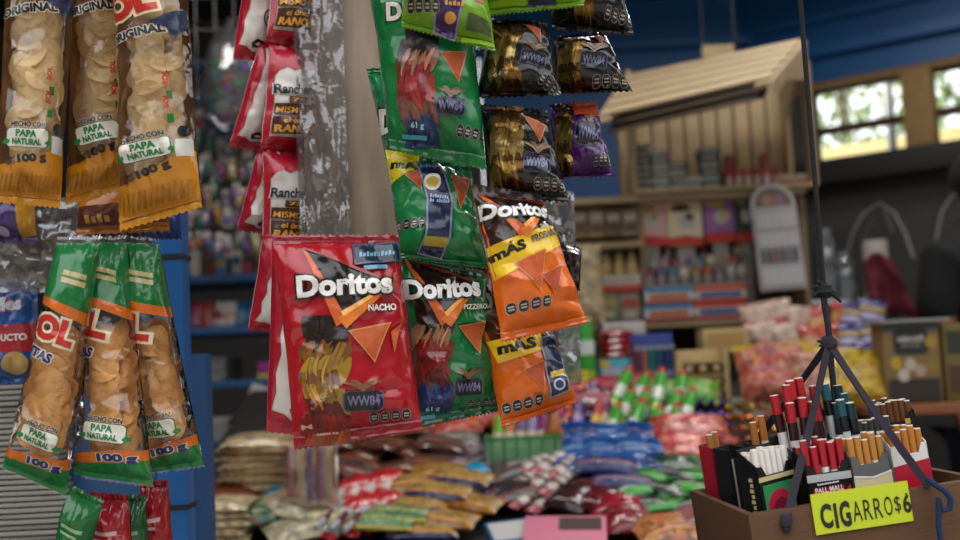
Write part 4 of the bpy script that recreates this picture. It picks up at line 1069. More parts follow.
fill(M, .056, .026, 6, 3, .085, 'd8cfc8', 'd8d4cc', 'white cigarette in the black pack with the green picture', g, .003, 1)
_, M = pack('black and red cigarette pack with silver band at the tray front', .078, .028, 7, .052, .024, .080, '161214', d_pm, .24)
fill(M, .052, .024, 5, 2, .084, 'a01c28', 'd4ccc8', 'red-tipped cigarette standing in the black and red pack', 'cigarettes in the black and red pack', .005, 2)
_, M = pack('hidden dark cigarette pack behind the black and red one, holding tall red-tipped cigarettes', .078, .060, 7, .052, .024, .085, '161214', d_plain, .15)
rr = random.Random(5)
for k, (xx, yy_, hh) in enumerate(((.006, .006, .108), (.018, .005, .112), (.030, .006, .106), (.042, .006, .104), (.010, .018, .128), (.022, .018, .132), (.034, .018, .133), (.046, .018, .122), (.002, .014, .118))):
    cig(xx, yy_, .02, hh, 'a01c26', 'd0c8c4', .040, M, 'tall red-tipped cigarette rising from the pack behind the silver-banded one', 'tall red-tipped cigarettes', .0052, (rr.uniform(-.05, .05), rr.uniform(-.05, .05)))
_, M = pack('dark cigarette pack in the tray middle holding teal-tipped cigarettes', .133, .066, 4, .034, .024, .085, '141a1c', d_plain, .15)
for k, (xx, yy_, hh) in enumerate(((.006, .006, .100), (.016, .006, .103), (.027, .006, .098), (.008, .018, .122), (.018, .018, .118), (.029, .017, .108))):
    cig(xx, yy_, .02, hh, '1c4c58' if k % 2 else '12303a', 'b8c0c0', .034, M, 'tall teal-tipped cigarette standing in the middle of the tray', 'tall teal-tipped cigarettes', .0052, (rr.uniform(-.05, .05), rr.uniform(-.05, .05)))
_, M = pack('grey and cream cigarette pack at the front of the tray, tan filters showing', .131, .032, 8, .046, .024, .078, '5c5c5c', d_cream, .2)
fill(M, .046, .024, 5, 2, .082, 'b07838', 'd8d0c4', 'tan-filtered cigarette in the grey and cream pack', 'cigarettes in the grey and cream pack', .004, 3)
_, M = pack('white cigarette pack with red base at the right front of the tray', .180, .040, 5, .044, .024, .082, 'd0ccc8', d_redw, .2)
fill(M, .044, .024, 5, 2, .083, 'b07030', 'd8d0c4', 'tan-filtered cigarette in the white and red pack', 'cigarettes in the white and red pack', .004, 4)
_, M = pack('black cigarette pack behind the grey and cream one, dark filters showing', .168, .092, 6, .046, .024, .086, '1a1a1a', d_plain, .2)
fill(M, .046, .024, 6, 3, .092, '3c3a3a', '9c9a98', 'dark-filtered cigarette in the black pack behind the grey and cream one', 'dark-filtered cigarettes', .003, 6)
_, M = pack('tall black cigarette pack with gold print at the back right of the tray', .205, .125, -8, .046, .026, .108, '0e0e0c', d_black, .14)
fill(M, .046, .026, 6, 2, .108, '5c3820', 'c0b4a4', 'brown-filtered cigarette in the tall black pack with gold print', 'cigarettes in the tall black pack', .003, 7)
_, M = pack('red cigarette pack at the back left corner of the tray', .022, .185, 30, .020, .022, .082, '9c1a28', d_plain, .06)
for k in range(2): cig(.006+.009*k, .007, .01, .084+.002*k, 'a06a34', 'd8d0c4', .03, M, f'tan-filtered cigarette sticking out of the red pack, {"left" if k == 0 else "right"} one', 'cigarettes in the red pack', .0044)
_, M = pack('black cigarette pack between the red pack and the one with the picture', .026, .130, 34, .030, .022, .082, '181818', d_plain, .05)
_, M = pack('black cigarette pack at the back of the tray holding two raised tan-filtered cigarettes', .062, .150, 10, .046, .024, .082, '181818', d_plain, .05)
for k in range(2): cig(.010+.012*k, .010, .012, .092+.006*k, 'b06c30', 'd8d0c4', .03, M, f'tan-filtered cigarette rising behind the white ones, {"left" if k == 0 else "right"} one', 'cigarettes in the back pack', .0044)
# price card
M = TM @ Matrix.Translation((.068, -.0035, .010)) @ Matrix.Rotation(R(90), 4, 'X') @ Matrix.Rotation(R(-.6), 4, 'Z')
t = thing('price_card', 'fluorescent yellow handwritten price card on the tray front', 'price card', M.translation, M.to_euler())
MB().box((.053, -.020, -.0008), (.106, .042, .0012), mat('b4c018')).build('card', t)
mb = MB(); ink = mat('15170c')
x = .007
for ch, wd_, hh, y0, bold in (('C', .013, .026, -.036, .04), ('I', .0035, .026, -.037, .0), ('G', .012, .027, -.037, .04), ('A', .010, .021, -.033, .0), ('R', .009, .021, -.033, .0), ('R', .009, .021, -.033, .0), ('O', .009, .020, -.032, .0), ('$', .007, .018, -.031, .0), ('6', .009, .020, -.032, .03)):
    flat_text(mb, ch, bold, x, x+wd_, y0, y0+hh, ink, Matrix.Identity(4), .0004); x += wd_+.0022
for yy_ in (-.012, -.015): mb.box((.1025, yy_, .0005), (.003, .0008, .0004), ink)
mb.build('handwriting', t)
# straps and string
AP = P(829, 343, 1.27); KN = P(824, 291, 1.27); TOP = P(800, -10, 1.27); TOP = Vector((KN.x+(TOP.x-KN.x), KN.y, 2.8))
sm = mat('241c28', 'cloth')
def strap(mb, a, c, wdt, tk, sag=.003):
    a, c = Vector(a), Vector(c); d = (c-a); pts = [a+d*k/10+Vector((0, 0, -sag*math.sin(math.pi*k/10))) for k in range(11)]
    t_ = d.normalized(); side = t_.cross(Vector((0, -1, 0))).normalized(); nn = side.cross(t_)
    vs = []; 
    for i, p in enumerate(pts):
        tw = .5*math.sin(i*.6); s2 = side*math.cos(tw)+nn*math.sin(tw); n2 = nn*math.cos(tw)-side*math.sin(tw)
        for aa, bb_ in ((-1, -1), (1, -1), (1, 1), (-1, 1)): vs.append(p+s2*aa*wdt/2+n2*bb_*tk/2)
    fs = [(i*4+k, i*4+(k+1) % 4, i*4+4+(k+1) % 4, i*4+4+k) for i in range(10) for k in range(4)]+[(3, 2, 1, 0), (40, 41, 42, 43)]
    mb.add(vs, fs, sm)
t = thing('strap_sling', 'dark purple straps and black string carrying the cigarette tray', 'strap', AP)
fl, fr = TM @ Vector((.038, -.003, -.012)), TM @ Vector((.196, -.004, .0)); bl, br = TM @ Vector((.04, TD, .0)), TM @ Vector((.20, TD, .0))
for p in (fl, fr, bl, br): mb = MB(); strap(mb, AP, p, .0085, .0022); mb.build('strap', t, AP)
mb = MB(); strap(mb, fl, fl+Vector((0, 0, -.011)), .008, .004); mb.blob(fl, (.007, .005, .008), sm, 8, 6, .4, 2); mb.build('strap_knot', t, AP)
mb = MB(); mb.tube([AP+(KN-AP)*k/6+Vector((.001*math.sin(k), 0, 0)) for k in range(7)], .0038, sm, 8); mb.tube([KN+(TOP-KN)*k/12 for k in range(13)], .0030, mat('141214', 'cloth'), 8); mb.build('string', t, AP)
mb = MB(); mb.blob(KN, (.012, .008, .008), mat('101010', 'cloth'), 10, 7, .5, 4)
for dx, dz in ((-.016, .004), (.014, -.008), (-.014, -.006), (.018, -.014), (-.008, .012)): mb.tube([KN, KN+Vector((dx*.6, -.003, dz*.6+.003)), KN+Vector((dx, -.002, dz))], [.004, .003, .0015], mat('101010', 'cloth'), 6)
mb.build('knot', t, AP); mb = MB(); mb.blob(AP, (.010, .008, .009), sm, 10, 7, .5, 3)
for dx, dz in ((-.014, .003), (-.012, -.003)): mb.tube([AP, AP+Vector((dx, -.003, dz))], [.004, .0015], sm, 6)
mb.build('knot', t, AP)
rm = mat('0a2444', 'cloth')
o = MB().tube([fr+Vector((-.004, -.004, .01)), fr+Vector((.004, -.010, .002)), fr+Vector((.012, -.012, -.004)), fr+Vector((.017, -.012, -.012)), fr+Vector((.015, -.012, -.022)), fr+Vector((.007, -.012, -.024)), fr+Vector((.004, -.012, -.010)), fr+Vector((.002, -.012, -.04)), fr+Vector((.006, -.011, -.08)), fr+Vector((.005, -.011, -.13))], .0032, rm, 8).build('rope'); tag(o, 'blue rope tied round the right front strap of the tray', 'rope')
# ---------------------------------------------------------------- sloping sweet counter
SA = math.atan(.3); SY0, SZ0 = 2.2, .80; SNV = Vector((0, -math.sin(SA), math.cos(SA)))
def SL(px, py, up=0.0):
    r = ray(px, py); q = Vector((0, SY0, SZ0)); return CAM+r*((q-CAM).dot(SNV)/r.dot(SNV))+SNV*up
def srot(yaw=0, lean=0, roll=0): return (Matrix.Rotation(SA, 4, 'X') @ Matrix.Rotation(R(yaw), 4, 'Z') @ Matrix.Rotation(R(lean), 4, 'X') @ Matrix.Rotation(R(roll), 4, 'Y')).to_euler()
t = thing('sweet_counter', 'sloping wooden counter carrying the heaps of sweets', 'counter', (.14, 2.2, 0))
Ls = 1.22/math.cos(SA)
mb = MB(); mb.box((0, Ls/2-.02, -.012), (1.72, Ls, .02), mat('1e1814', 'wood'), M=Matrix.Translation((0, 0, SZ0)) @ Matrix.Rotation(SA, 4, 'X')); mb.build('sloping_board', t)
MB().box((0, -.03, .38), (1.72, .03, .76), mat('3c3028', 'wood')).build('front_board', t)
for x in (-.84, .84): MB().box((x, .55, .38), (.04, 1.1, .74), mat('3c3028', 'wood')).build('side_board', t)
BZ = SZ0+.3*1.2
o = MB().box((.42, 3.78, BZ-.012), (1.70, .70, .024), mat('5c4634', 'wood')).box((.42, 3.78, BZ/2-.014), (1.6, .6, BZ-.028), mat('2c2420', 'wood')).build('back_counter'); tag(o, 'dark wooden counter behind the sloping sweets', 'counter')
r = random.Random(21)
def one(name, label, cat, group, build, loc, rot):
    mb = MB(); build(mb); o = mb.build(name, loc=loc); o.rotation_euler = rot; return tag(o, label, cat, group)
class Heap:
    def __init__(s, name, cat, label, group, builds):
        s.name, s.cat, s.label, s.group = name, cat, label, group; s.rep = []
        for b in builds:
            mb = MB(); b(mb); o = mb.build(name); tag(o, label, cat, group); s.rep.append(Rep(o))
        s.i = 0
    def put(s, loc, rot, label=None, k=None, scale=None):
        o = s.rep[(s.i if k is None else k) % len(s.rep)].put(loc, rot, label or s.label, s.group, scale); s.i += 1; return o
    def close(s):
        for rp in s.rep:
            if not rp.used: bpy.data.objects.remove(rp.root)
def fp(w, l, t_, c, band=(), kind='print', seed=0, nu=7, nv=11):
    return lambda mb: mb.pillow(w, l, t_, mat(c, kind), [(a, b_, mat(cc, 'print')) for a, b_, cc in band], nu, nv, seed)
# -- nut bags, left stack
h = Heap('nut_bag', 'bag of nuts', '', 'stack of nut bags at the left', [fp(.175, .14, .030, c, (), 'nuts', i) for i, c in enumerate(('b39770', 'a88c64', 'bca27c'))])
base = SL(262, 508)
for i in range(9): h.put(base+Vector((r.uniform(-.008, .008), r.uniform(-.006, .006), .004+.0165*i)), (r.uniform(0, .1), r.uniform(-.05, .05), R(r.uniform(-10, 10))), f'flat clear bag of beige nuts, {nth(8-i, 9, "top", "bottom")} of the tall stack')
h.close()
h = Heap('nut_bag', 'bag of nuts', '', 'low stack of pale nut bags in the left corner', [fp(.14, .11, .028, 'c0ab84', (), 'nuts', 4), fp(.14, .11, .028, 'b29c78', (), 'nuts', 5)])
for i in range(5): h.put(SL(219, 546)+Vector((r.uniform(-.006, .006), 0, .004+.017*i)), (.1, 0, R(r.uniform(-12, 12))), f'flat bag of pale nuts, {nth(4-i, 5, "top", "bottom")} of the low far left stack')
h.close()
h = Heap('peanut_bag', 'bag of peanuts', '', 'red-brown peanut bags at the left', [fp(.15, .11, .03, '80442c', (), 'nuts', 6)])
for i, (x, y, u) in enumerate(((218, 518, .02), (232, 515, .045), (210, 522, .045))): h.put(SL(x, y, u), srot(r.uniform(-15, 15)), ('right', 'front', 'left')[0] and f'red-brown peanut bag behind the pale nut bags, {("lowest", "upper right", "upper left")[i]} of three')
h.close()
one('sweet_bag', 'dark green speckled sweet bag between the pale and the mixed nuts', 'sweet bag', None, fp(.12, .11, .05, '2c6038', (), 'speckle', 7), SL(252, 534, .02), srot(20))
h = Heap('nut_bag', 'bag of nuts', '', 'mixed nut bags', [fp(.15, .12, .036, 'b8aa8c', (), 'nuts', 8), fp(.14, .12, .036, 'a89c74', (), 'nuts', 9)])
for i, (x, y, u) in enumerate(((300, 540, .01), (322, 530, .02), (288, 526, .035))): h.put(SL(x, y, u), srot(r.uniform(-25, 25)), f'bag of mixed pale nuts at the bottom edge, {("left", "right", "upper")[i]} one of three')
h.close()
# -- clear pouch with coloured sticks, its yellow card
pp = SL(312, 528, .03)
t = thing('stick_pouch', 'clear upright pouch of red, yellow and purple sweet sticks', 'sweet pouch', pp, (R(-12), 0, R(4)))
mb = MB(); mb.pillow(.13, .17, .04, film('pouch_film', .03, (.95, .9, .85), .12, .045, 6, .2), None, 10, 14, 3, M=Matrix.Translation((0, -.012, .085)) @ Matrix.Rotation(R(90), 4, 'X')); mb.build('pouch', t)
for i, c in enumerate(('9c2430', 'b0982c', '5c2c5c', '7c3050', 'a08438')):
    o = MB().tube([(0, 0, 0), (0, 0, .12)], .0085, mat(c, 'gloss'), 8).build('sweet_stick', loc=pp+Vector((-.042+.021*i, .0, .03))); o.rotation_euler = (R(-12), 0, R(4))
    tag(o, f'{("red", "yellow", "dark purple", "crimson", "ochre")[i]} sweet stick inside the clear upright pouch', 'sweet stick', 'sticks in the clear pouch')
p = SL(296, 497, .095)
t = thing('price_card', 'small yellow handwritten card among the brown nut bags', 'price card', p, (R(78), R(-2), R(3)))
MB().box((0, 0, 0), (.105, .038, .0015), mat('c0a418')).build('card', t)
mb = MB(); flat_text(mb, '#xxxxx xxx', .0, -.045, .045, -.008, .010, mat('6c5410'), Matrix.Identity(4), .001); mb.build('handwriting', t)
one('sweet_packet', 'bright cyan packet corner below the yellow card', 'sweet packet', None, fp(.06, .05, .02, '1888a8', (), 'foil', 2), SL(280, 516, .05), srot(15))
# -- brown packs
h = Heap('sweet_pack', 'sweet pack', '', 'heap of brown sweet packs', [fp(.125, .085, .022, c, ((.35, .6, d),), 'foil', i) for i, (c, d) in enumerate((('5c3626', '7c5038'), ('6c4030', '4a2a20'), ('4c2c22', '846048'), ('74462e', '4c2c20')))])
n = 0
for ri, (py, xs, up) in enumerate(((484, range(322, 440, 27), .03), (470, range(308, 440, 26), .05), (458, range(300, 430, 27), .06), (447, range(312, 425, 28), .055))):
    m_ = len(list(xs))
    for k, x in enumerate(xs):
        h.put(SL(x+r.uniform(-5, 5), py, up+r.uniform(-.012, .012)), srot(r.uniform(-35, 35), r.uniform(-10, 18), r.uniform(-10, 10)), f'brown sweet pack in the brown heap, {nth(k, m_)} of its {("lowest", "second", "third", "top")[ri]} row'); n += 1
h.close()
h = Heap('clear_sweet_bag', 'sweet bag', '', 'grey clear bags in the middle', [fp(.15, .08, .03, '6c645c', ((.4, .55, 'a09890'),), 'foil', 3)])
for i, (x, y) in enumerate(((405, 452), (428, 447), (452, 462))): h.put(SL(x, y, .04), srot(-15+12*i, 8), f'shiny grey sweet bag behind the brown heap, {nth(i, 3)} of three')
h.close()
# -- red packs with pale sticks
h = Heap('stick_pack', 'sweet pack', '', 'red stick packs', [fp(.052, .15, .022, 'b01822', ((.12, .3, '90a090'), (.45, .6, 'c8b8b0')), 'foil', i) for i in range(2)])
for i, (x, y) in enumerate(((337, 520), (352, 516), (368, 513), (384, 510), (345, 534), (362, 531), (379, 528))): h.put(SL(x, y, .03+.012*(i < 4)), srot(-22+r.uniform(-8, 8), 14), f'red sweet pack with pale bands, {nth(i % 4 if i < 4 else i-4, 4 if i < 4 else 3)} of the {"upper" if i < 4 else "lower"} row')
h.close()
for i, (x, y) in enumerate(((330, 538), (344, 540), (358, 541))):
    one('sweet_stick', f'thin white sweet stick lying before the red packs, {nth(i, 3)} of three', 'sweet stick', 'white sticks before the red packs', lambda mb: mb.tube([(0, -.06, .006), (0, .06, .006)], .006, mat('a8a4b0', 'gloss'), 8).tube([(0, -.02, .006), (0, .02, .006)], .0065, mat('5c2438', 'gloss'), 8), SL(x, y, .045), srot(-18))
# -- yellow bars
def bar(c, c2, c3):
    def f(mb):
        mb.pillow(.155, .062, .024, mat(c, 'print'), [(.0, .14, mat(c2, 'ink')), (.42, .72, mat(c3, 'print'))], 12, 10, 1)
    return f
h = Heap('sweet_bar', 'sweet bar', '', 'yellow sweet bars', [bar('b8801a', '9c6410', '94783c'), bar('b07c14', '1c2454', '9c8448')])
YB = ((446, 497, .05, 8), (462, 505, .055, -14), (422, 505, .045, 10), (440, 515, .045, -10), (470, 520, .03, -18), (416, 524, .03, 6), (445, 532, .02, -12), (424, 540, .01, 4))
for i, (x, y, u, yw) in enumerate(YB): h.put(SL(x, y, u), srot(yw-10, 4), f'yellow sweet bar with pale print, {nth(i, 8, "top", "bottom")} of the yellow heap')
h.close()
for i, (x, y, c, nm) in enumerate(((398, 512, '1c4c8c', 'blue'), (385, 520, '186c8c', 'teal blue'), (395, 532, '1c7038', 'green'), (380, 540, '2c8440', 'light green'))):
    one('sweet_bar', f'{nm} sweet bar left of the yellow bars', 'sweet bar', None, bar(c, 'a89820', '9c9c60'), SL(x, y, .03), srot(-10, 6))
# -- red and yellow bags behind
h = Heap('sweet_bag', 'sweet bag', '', 'red and yellow sweet bags', [fp(.13, .11, .05, 'b02420', (), 'speckle', i) for i in range(3)])
for i, (x, y) in enumerate(((416, 447), (442, 440), (470, 436), (495, 432), (455, 450))): h.put(SL(x, y, .03), srot(r.uniform(-30, 30), 18), f'red and yellow sweet bag below the green bags, {nth(i, 4) + " of the row" if i < 4 else "front one"}')
h.close()
# -- dark bars
h = Heap('chocolate_bar', 'chocolate bar', '', 'dark chocolate bars', [bar('1e1412', '6c6460', '2a1c18'), bar('241612', '3c2420', '8c8078'), bar('5c4450', '2c1c20', '8c7480')])
DB = ((462, 482, 30), (486, 478, 34), (508, 474, 38), (474, 490, 32), (500, 487, 36), (522, 482, 40), (492, 498, 30), (516, 494, 36), (452, 472, 20), (478, 468, 25), (500, 508, 24), (478, 512, 20), (520, 508, 24))
for i, (x, y, yw) in enumerate(DB): h.put(SL(x, y, .03), srot(yw+r.uniform(-8, 8), 6), f'dark chocolate bar on the middle heap, {ORD[i]} counted from the top left down', k=(2 if i in (0, 8, 9, 3) else i % 2))
h.close()
one('sweet_packet', 'small turquoise packet at the left of the dark bars', 'sweet packet', None, fp(.055, .05, .02, '1488b0', (), 'foil', 3), SL(478, 498, .06), srot(20))
# -- green basket with tubes
bp = SL(524, 474, 0)
t = thing('green_basket', 'green see-through plastic basket holding sweet tubes', 'basket', bp)
gm = mat('2c6c34', 'gloss')
for sx in (-1, 1):
    MB().box((sx*.088, 0, .045), (.003, .11, .09), film('green_plastic', .35, (.35, .75, .40), .15, .12, 10, .2)).build('side_panel', t)
for sy in (-1, 1): MB().box((0, sy*.055, .045), (.173, .003, .09), film('green_plastic')).build('side_panel', t)
MB().tube([(-.09, -.057, .09), (.09, -.057, .09), (.09, .057, .09), (-.09, .057, .09), (-.09, -.057, .09)], .004, gm, 6).build('rim', t)
for k in range(6): MB().tube([(-.075+.03*k, -.058, .0), (-.075+.03*k, -.058, .09)], .0022, gm, 6).build('rib', t)
MB().box((0, 0, .003), (.172, .106, .006), gm).build('base', t)
tubec = (('6ca030', 'lime'), ('b8743c', 'orange'), ('6c5c7c', 'grey purple'), ('8c7ca0', 'lilac'), ('7c2c5c', 'purple'), ('a0602c', 'brown orange'))
for i, (c, nm) in enumerate(tubec):
    one('sweet_tube', f'{nm} sweet tube leaning in the green basket', 'sweet tube', 'tubes in the green basket', lambda mb, c=c: mb.lathe([(.004, 0), (.0145, .006), (.0145, .05), (.0148, .051), (.0148, .085), (.0145, .086), (.0145, .13), (.004, .14)], mat(c, 'gloss'), 10).lathe([(.015, .045), (.015, .09)], mat('c0b090', 'gloss'), 10), bp+Vector((-.068+.027*i, .015, .012)), (R(-22), R(8), 0))
# -- gold pyramid
h = Heap('gold_chocolate', 'chocolate', 'little gold-wrapped chocolate in the pyramid', 'pyramid of gold chocolates', [lambda mb: mb.box((0, 0, .0085), (.020, .034, .017), mat('c89430', 'gold'))])
gp = SL(556, 478, .004); Mr = Matrix.Rotation(SA, 4, 'X')
RW = ('bottom', 'second', 'third', 'fourth', 'fifth', 'top')
for ro in range(6):
    n = 6-ro if ro < 5 else 2
    for i in range(n): h.put(gp+Vector(((i-(n-1)/2)*.0215, .010*ro, .0178*ro)), (0, 0, r.uniform(-.06, .06)), f'little gold-wrapped chocolate, {nth(i, n)} of the {RW[ro]} row of the pyramid')
h.close()
# -- white and red wrappers
h = Heap('wafer_bar', 'wafer bar', '', 'white and red wafer bars', [fp(.036, .125, .018, 'b8aca4', ((.0, .16, '9c1c24'), (.4, .5, '4c3028'), (.62, .7, '4c3028')), 'foil', i, 6, 16) for i in range(2)])
for i, (x, y, u) in enumerate(((535, 484, .045), (550, 486, .05), (565, 490, .05), (527, 496, .035), (543, 499, .04), (558, 503, .04), (530, 510, .025), (548, 514, .025))): h.put(SL(x, y, u), srot(-38+r.uniform(-9, 9), 5), f'white and red wafer bar, {nth(i % 3 if i < 6 else i-6, 3 if i < 6 else 2)} of the {("upper", "middle", "lower")[i//3]} row in its heap')
h.close()
# -- boxes at the bottom
t = thing('pink_box', 'pink carton with dark top label at the bottom of the counter', 'carton', SL(566, 556, .004), srot(-6))
MB().box((0, 0, .028), (.165, .12, .056), mat('c87088')).build('body', t, bevel=.003); MB().box((.03, .02, .0568), (.085, .055, .001), mat('402c28')).build('top_label', t); MB().box((0, -.0605, .03), (.13, .001, .03), mat('d88ca0')).build('front_label', t)
t = thing('blue_white_box', 'blue and white carton left of the pink one', 'carton', SL(514, 552, .004), srot(10))
MB().box((0, 0, .022), (.10, .10, .044), mat('1c5c88')).build('body', t, bevel=.003); MB().box((0, 0, .0446), (.09, .08, .001), mat('b8b4b0')).build('top_label', t)
# -- blue foil bags
h = Heap('blue_foil_bag', 'sweet bag', '', 'heap of blue foil bags', [fp(.105, .09, .026, c, ((.3, .5, d),), 'foil', i) for i, (c, d) in enumerate((('0a4488', '2c6cac'), ('083a7c', '0a2c60'), ('104e94', '7090b0')))])
for i in range(14):
    x = 572+(i % 5)*20; row = i//5; y = (486, 474, 462)[row]
    h.put(SL(x+r.uniform(-4, 4)+6*row, y, .035+.012*row+r.uniform(0, .008)), srot(r.uniform(-30, 30), r.uniform(0, 16), r.uniform(-8, 8)), f'bright blue foil bag, {nth(i % 5, 5 if row < 2 else 4)} of the {("front", "middle", "back")[row]} row of the blue heap')
h.close()
h = Heap('biscuit_pack', 'biscuit pack', '', 'navy biscuit packs', [lambda mb: mb.pillow(.15, .055, .036, mat('161e5c', 'foil'), [(.3, .62, mat('8c6c78', 'ink'))], 10, 10, 2)])
for i, (x, y, u) in enumerate(((606, 497, .055), (622, 508, .04), (592, 510, .02), (632, 520, .015))): h.put(SL(x, y, u), srot(-8, 4), f'navy biscuit pack under the blue foil bags, {nth(i, 4, "top", "bottom")} of four')
h.close()
for i, (x, y, c, nm) in enumerate(((618, 528, '8c1020', 'crimson'), (600, 520, '581018', 'dark red'), (628, 540, '741018', 'wine red'), (572, 518, '341416', 'dark brown'), (592, 512, '4c1c1c', 'red brown'))):
    one('foil_bag', f'{nm} foil bag below the navy biscuit packs', 'sweet bag', None, fp(.10, .09, .035, c, (), 'foil', i), SL(x, y, .03), srot(r.uniform(-40, 40), 10))
# -- green stick packs
h = Heap('gum_pack', 'gum pack', '', 'green and black gum packs', [fp(.11, .042, .020, '2c9420', ((.35, .6, '1c2818'),), 'foil', 1), fp(.11, .042, .020, '389c2c', ((.5, .75, 'a8b0a0'),), 'foil', 2), fp(.11, .042, .020, '1c2c1c', ((.3, .5, 'a0a8a0'),), 'foil', 3)])
for i in range(15):
    row = i//4; x = 640+(i % 4)*17+3*row; y = 500+row*12
    h.put(SL(x, y, .045-.008*row+r.uniform(0, .01)), srot(r.uniform(-35, 20), r.uniform(-4, 10)), f'green and black gum pack, {nth(i % 4, 4 if row < 3 else 3)}, {("top", "second", "third", "bottom")[row]} row of its heap', k=i)
h.close()
# -- red fruit sweet bag
h = Heap('fruit_sweet_bag', 'sweet bag', '', 'red fruit sweet bags', [fp(.15, .12, .06, 'b8201c', ((.0, .22, '1c7c34'),), 'speckle', 5), fp(.13, .10, .05, 'a81c1c', (), 'speckle', 6)])
for i, (x, y, u, nm) in enumerate(((684, 474, .03, 'front one with green edge'), (678, 461, .06, 'upper left one'), (702, 463, .06, 'upper right one'))): h.put(SL(x, y, u), srot(10*i-10, 22), f'red fruit sweet bag beside the cigarette tray, {nm}', k=min(i, 1))
h.close()
one('sweet_bag', 'dark green foil bag under the red fruit sweets', 'sweet bag', None, fp(.13, .09, .04, '143c24', ((.3, .5, '7c8c80'),), 'foil', 8), SL(672, 488, .03), srot(0, 10))
one('sweet_bag', 'orange speckled sweet bag at the bottom left of the cigarette tray', 'sweet bag', None, fp(.14, .11, .05, 'b06a34', (), 'speckle', 9), SL(668, 552, .02), srot(10))
one('sweet_bag', 'brown speckled sweet bag under the left corner of the tray', 'sweet bag', None, fp(.12, .11, .05, '8c5c5c', (), 'speckle', 10), SL(700, 545, .02), srot(-10))
# -- green tubes with white bands
h = Heap('green_tube', 'sweet tube', '', 'green tubes with white bands', [lambda mb: mb.lathe([(.005, 0), (.0165, .006), (.0165, .145), (.012, .155)], mat('3c9428', 'gloss'), 12).lathe([(.0168, .058), (.0168, .10)], mat('c0c4b8', 'gloss'), 12).lathe([(.0168, .016), (.0168, .04)], mat('a8b040', 'gloss'), 12).lathe([(.010, .155), (.012, .16), (.010, .175), (.003, .177)], mat('a82420', 'gloss'), 10)])
GT = [(604, 456), (622, 458), (645, 461), (666, 463), (616, 442), (636, 444), (658, 447), (680, 448), (610, 428), (632, 428), (654, 432), (676, 434)]
for i, (x, y) in enumerate(GT): h.put(SL(x, y, .014+.012*(i//4)), srot(-24+r.uniform(-8, 8), -64+r.uniform(-6, 6)), f'green red-capped sweet tube with white band, {nth(i % 4, 4)}, {("front", "middle", "back")[i//4]} row')
h.close()
h = Heap('printed_tube', 'sweet tube', '', 'coloured sweet tubes', [(lambda mb, c=c, d=d: mb.lathe([(.005, 0), (.015, .006), (.015, .13), (.004, .14)], mat(c, 'gloss'), 10).lathe([(.0153, .05), (.0153, .085)], mat(d, 'gloss'), 10)) for c, d in (('8c1c4c', 'c08c40'), ('c0501c', '7c2020'), ('4c2c6c', '8c7cac'), ('a82c34', 'c8a040'), ('5c3c5c', 'a89870'))])
for i, (x, y) in enumerate(((548, 452), (562, 450), (576, 449), (590, 449), (602, 447), (556, 437), (572, 434), (588, 432))): h.put(SL(x, y, .014 if i < 5 else .03), srot(-20+r.uniform(-10, 10), -62+r.uniform(-5, 5)), f'{("magenta", "orange", "violet", "red", "mauve")[i % 5]} sweet tube, {nth(i if i < 5 else i-5, 5 if i < 5 else 3)} of the {"front" if i < 5 else "back"} row left of the green tubes', k=i)
h.close()
for i, (x, y, c, nm, yw) in enumerate(((578, 416, '8c1434', 'crimson', -30), (604, 412, 'a01c34', 'rose red', 30), (590, 424, '5c2428', 'dark red', 0), (638, 408, '8c3028', 'brick red', 15))):
    one('sweet_bag', f'{nm} sweet bag above the coloured tubes', 'sweet bag', None, fp(.13, .09, .04, c, ((.4, .6, 'a0505c'),), 'foil', i), SL(x, y, .05), srot(yw, 25))
for i, (x, y, nm) in enumerate(((655, 412, 'left'), (690, 410, 'right'))):
    one('sweet_bag', f'light green speckled sweet bag behind the green tubes, {nm} one', 'sweet bag', None, fp(.16, .10, .05, '4c9c2c', (), 'speckle', 12+i), SL(x, y, .03), srot(8-16*i, 24))
# -- purple foil sweets and mixed ones
def wrapped(c):
    def f(mb):
        mb.blob((0, 0, .011), (.012, .010, .010), mat(c, 'gold'), 8, 6, .3)
        for sg in (-1, 1): mb.add([(sg*.010, 0, .011), (sg*.022, -.009, .016), (sg*.024, 0, .010), (sg*.022, .009, .006)], [(0, 1, 2, 3)], mat(c, 'gold'))
    return f
h = Heap('wrapped_sweet', 'wrapped sweet', '', 'purple foil sweets', [wrapped(c) for c in ('4a2c78', '2c2c74', '6c5ca0', '34205c')])
for i in range(32):
    x = 648+(i % 8)*10.5+r.uniform(-3, 3); row = i//8; h.put(SL(x, 448-row*8, .02+.009*row), srot(r.uniform(0, 180), r.uniform(-30, 30)), f'purple foil wrapped sweet behind the fruit sweets, {nth(i % 8, 8)}, {("front", "second", "third", "back")[row]} row', k=r.randrange(4))
h.close()
h = Heap('wrapped_sweet', 'wrapped sweet', '', 'orange and gold wrapped sweets', [wrapped(c) for c in ('a8582c', 'b08838', '8c3c20', '7c4c4c')])
for i in range(32):
    x = 728+(i % 8)*11+r.uniform(-3, 3); row = i//8; h.put(SL(x, 452-row*8, .02+.009*row), srot(r.uniform(0, 180), r.uniform(-30, 30)), f'orange or gold wrapped sweet behind the cigarettes, {nth(i % 8, 8)}, {("front", "second", "third", "back")[row]} row', k=r.randrange(4))
h.close()

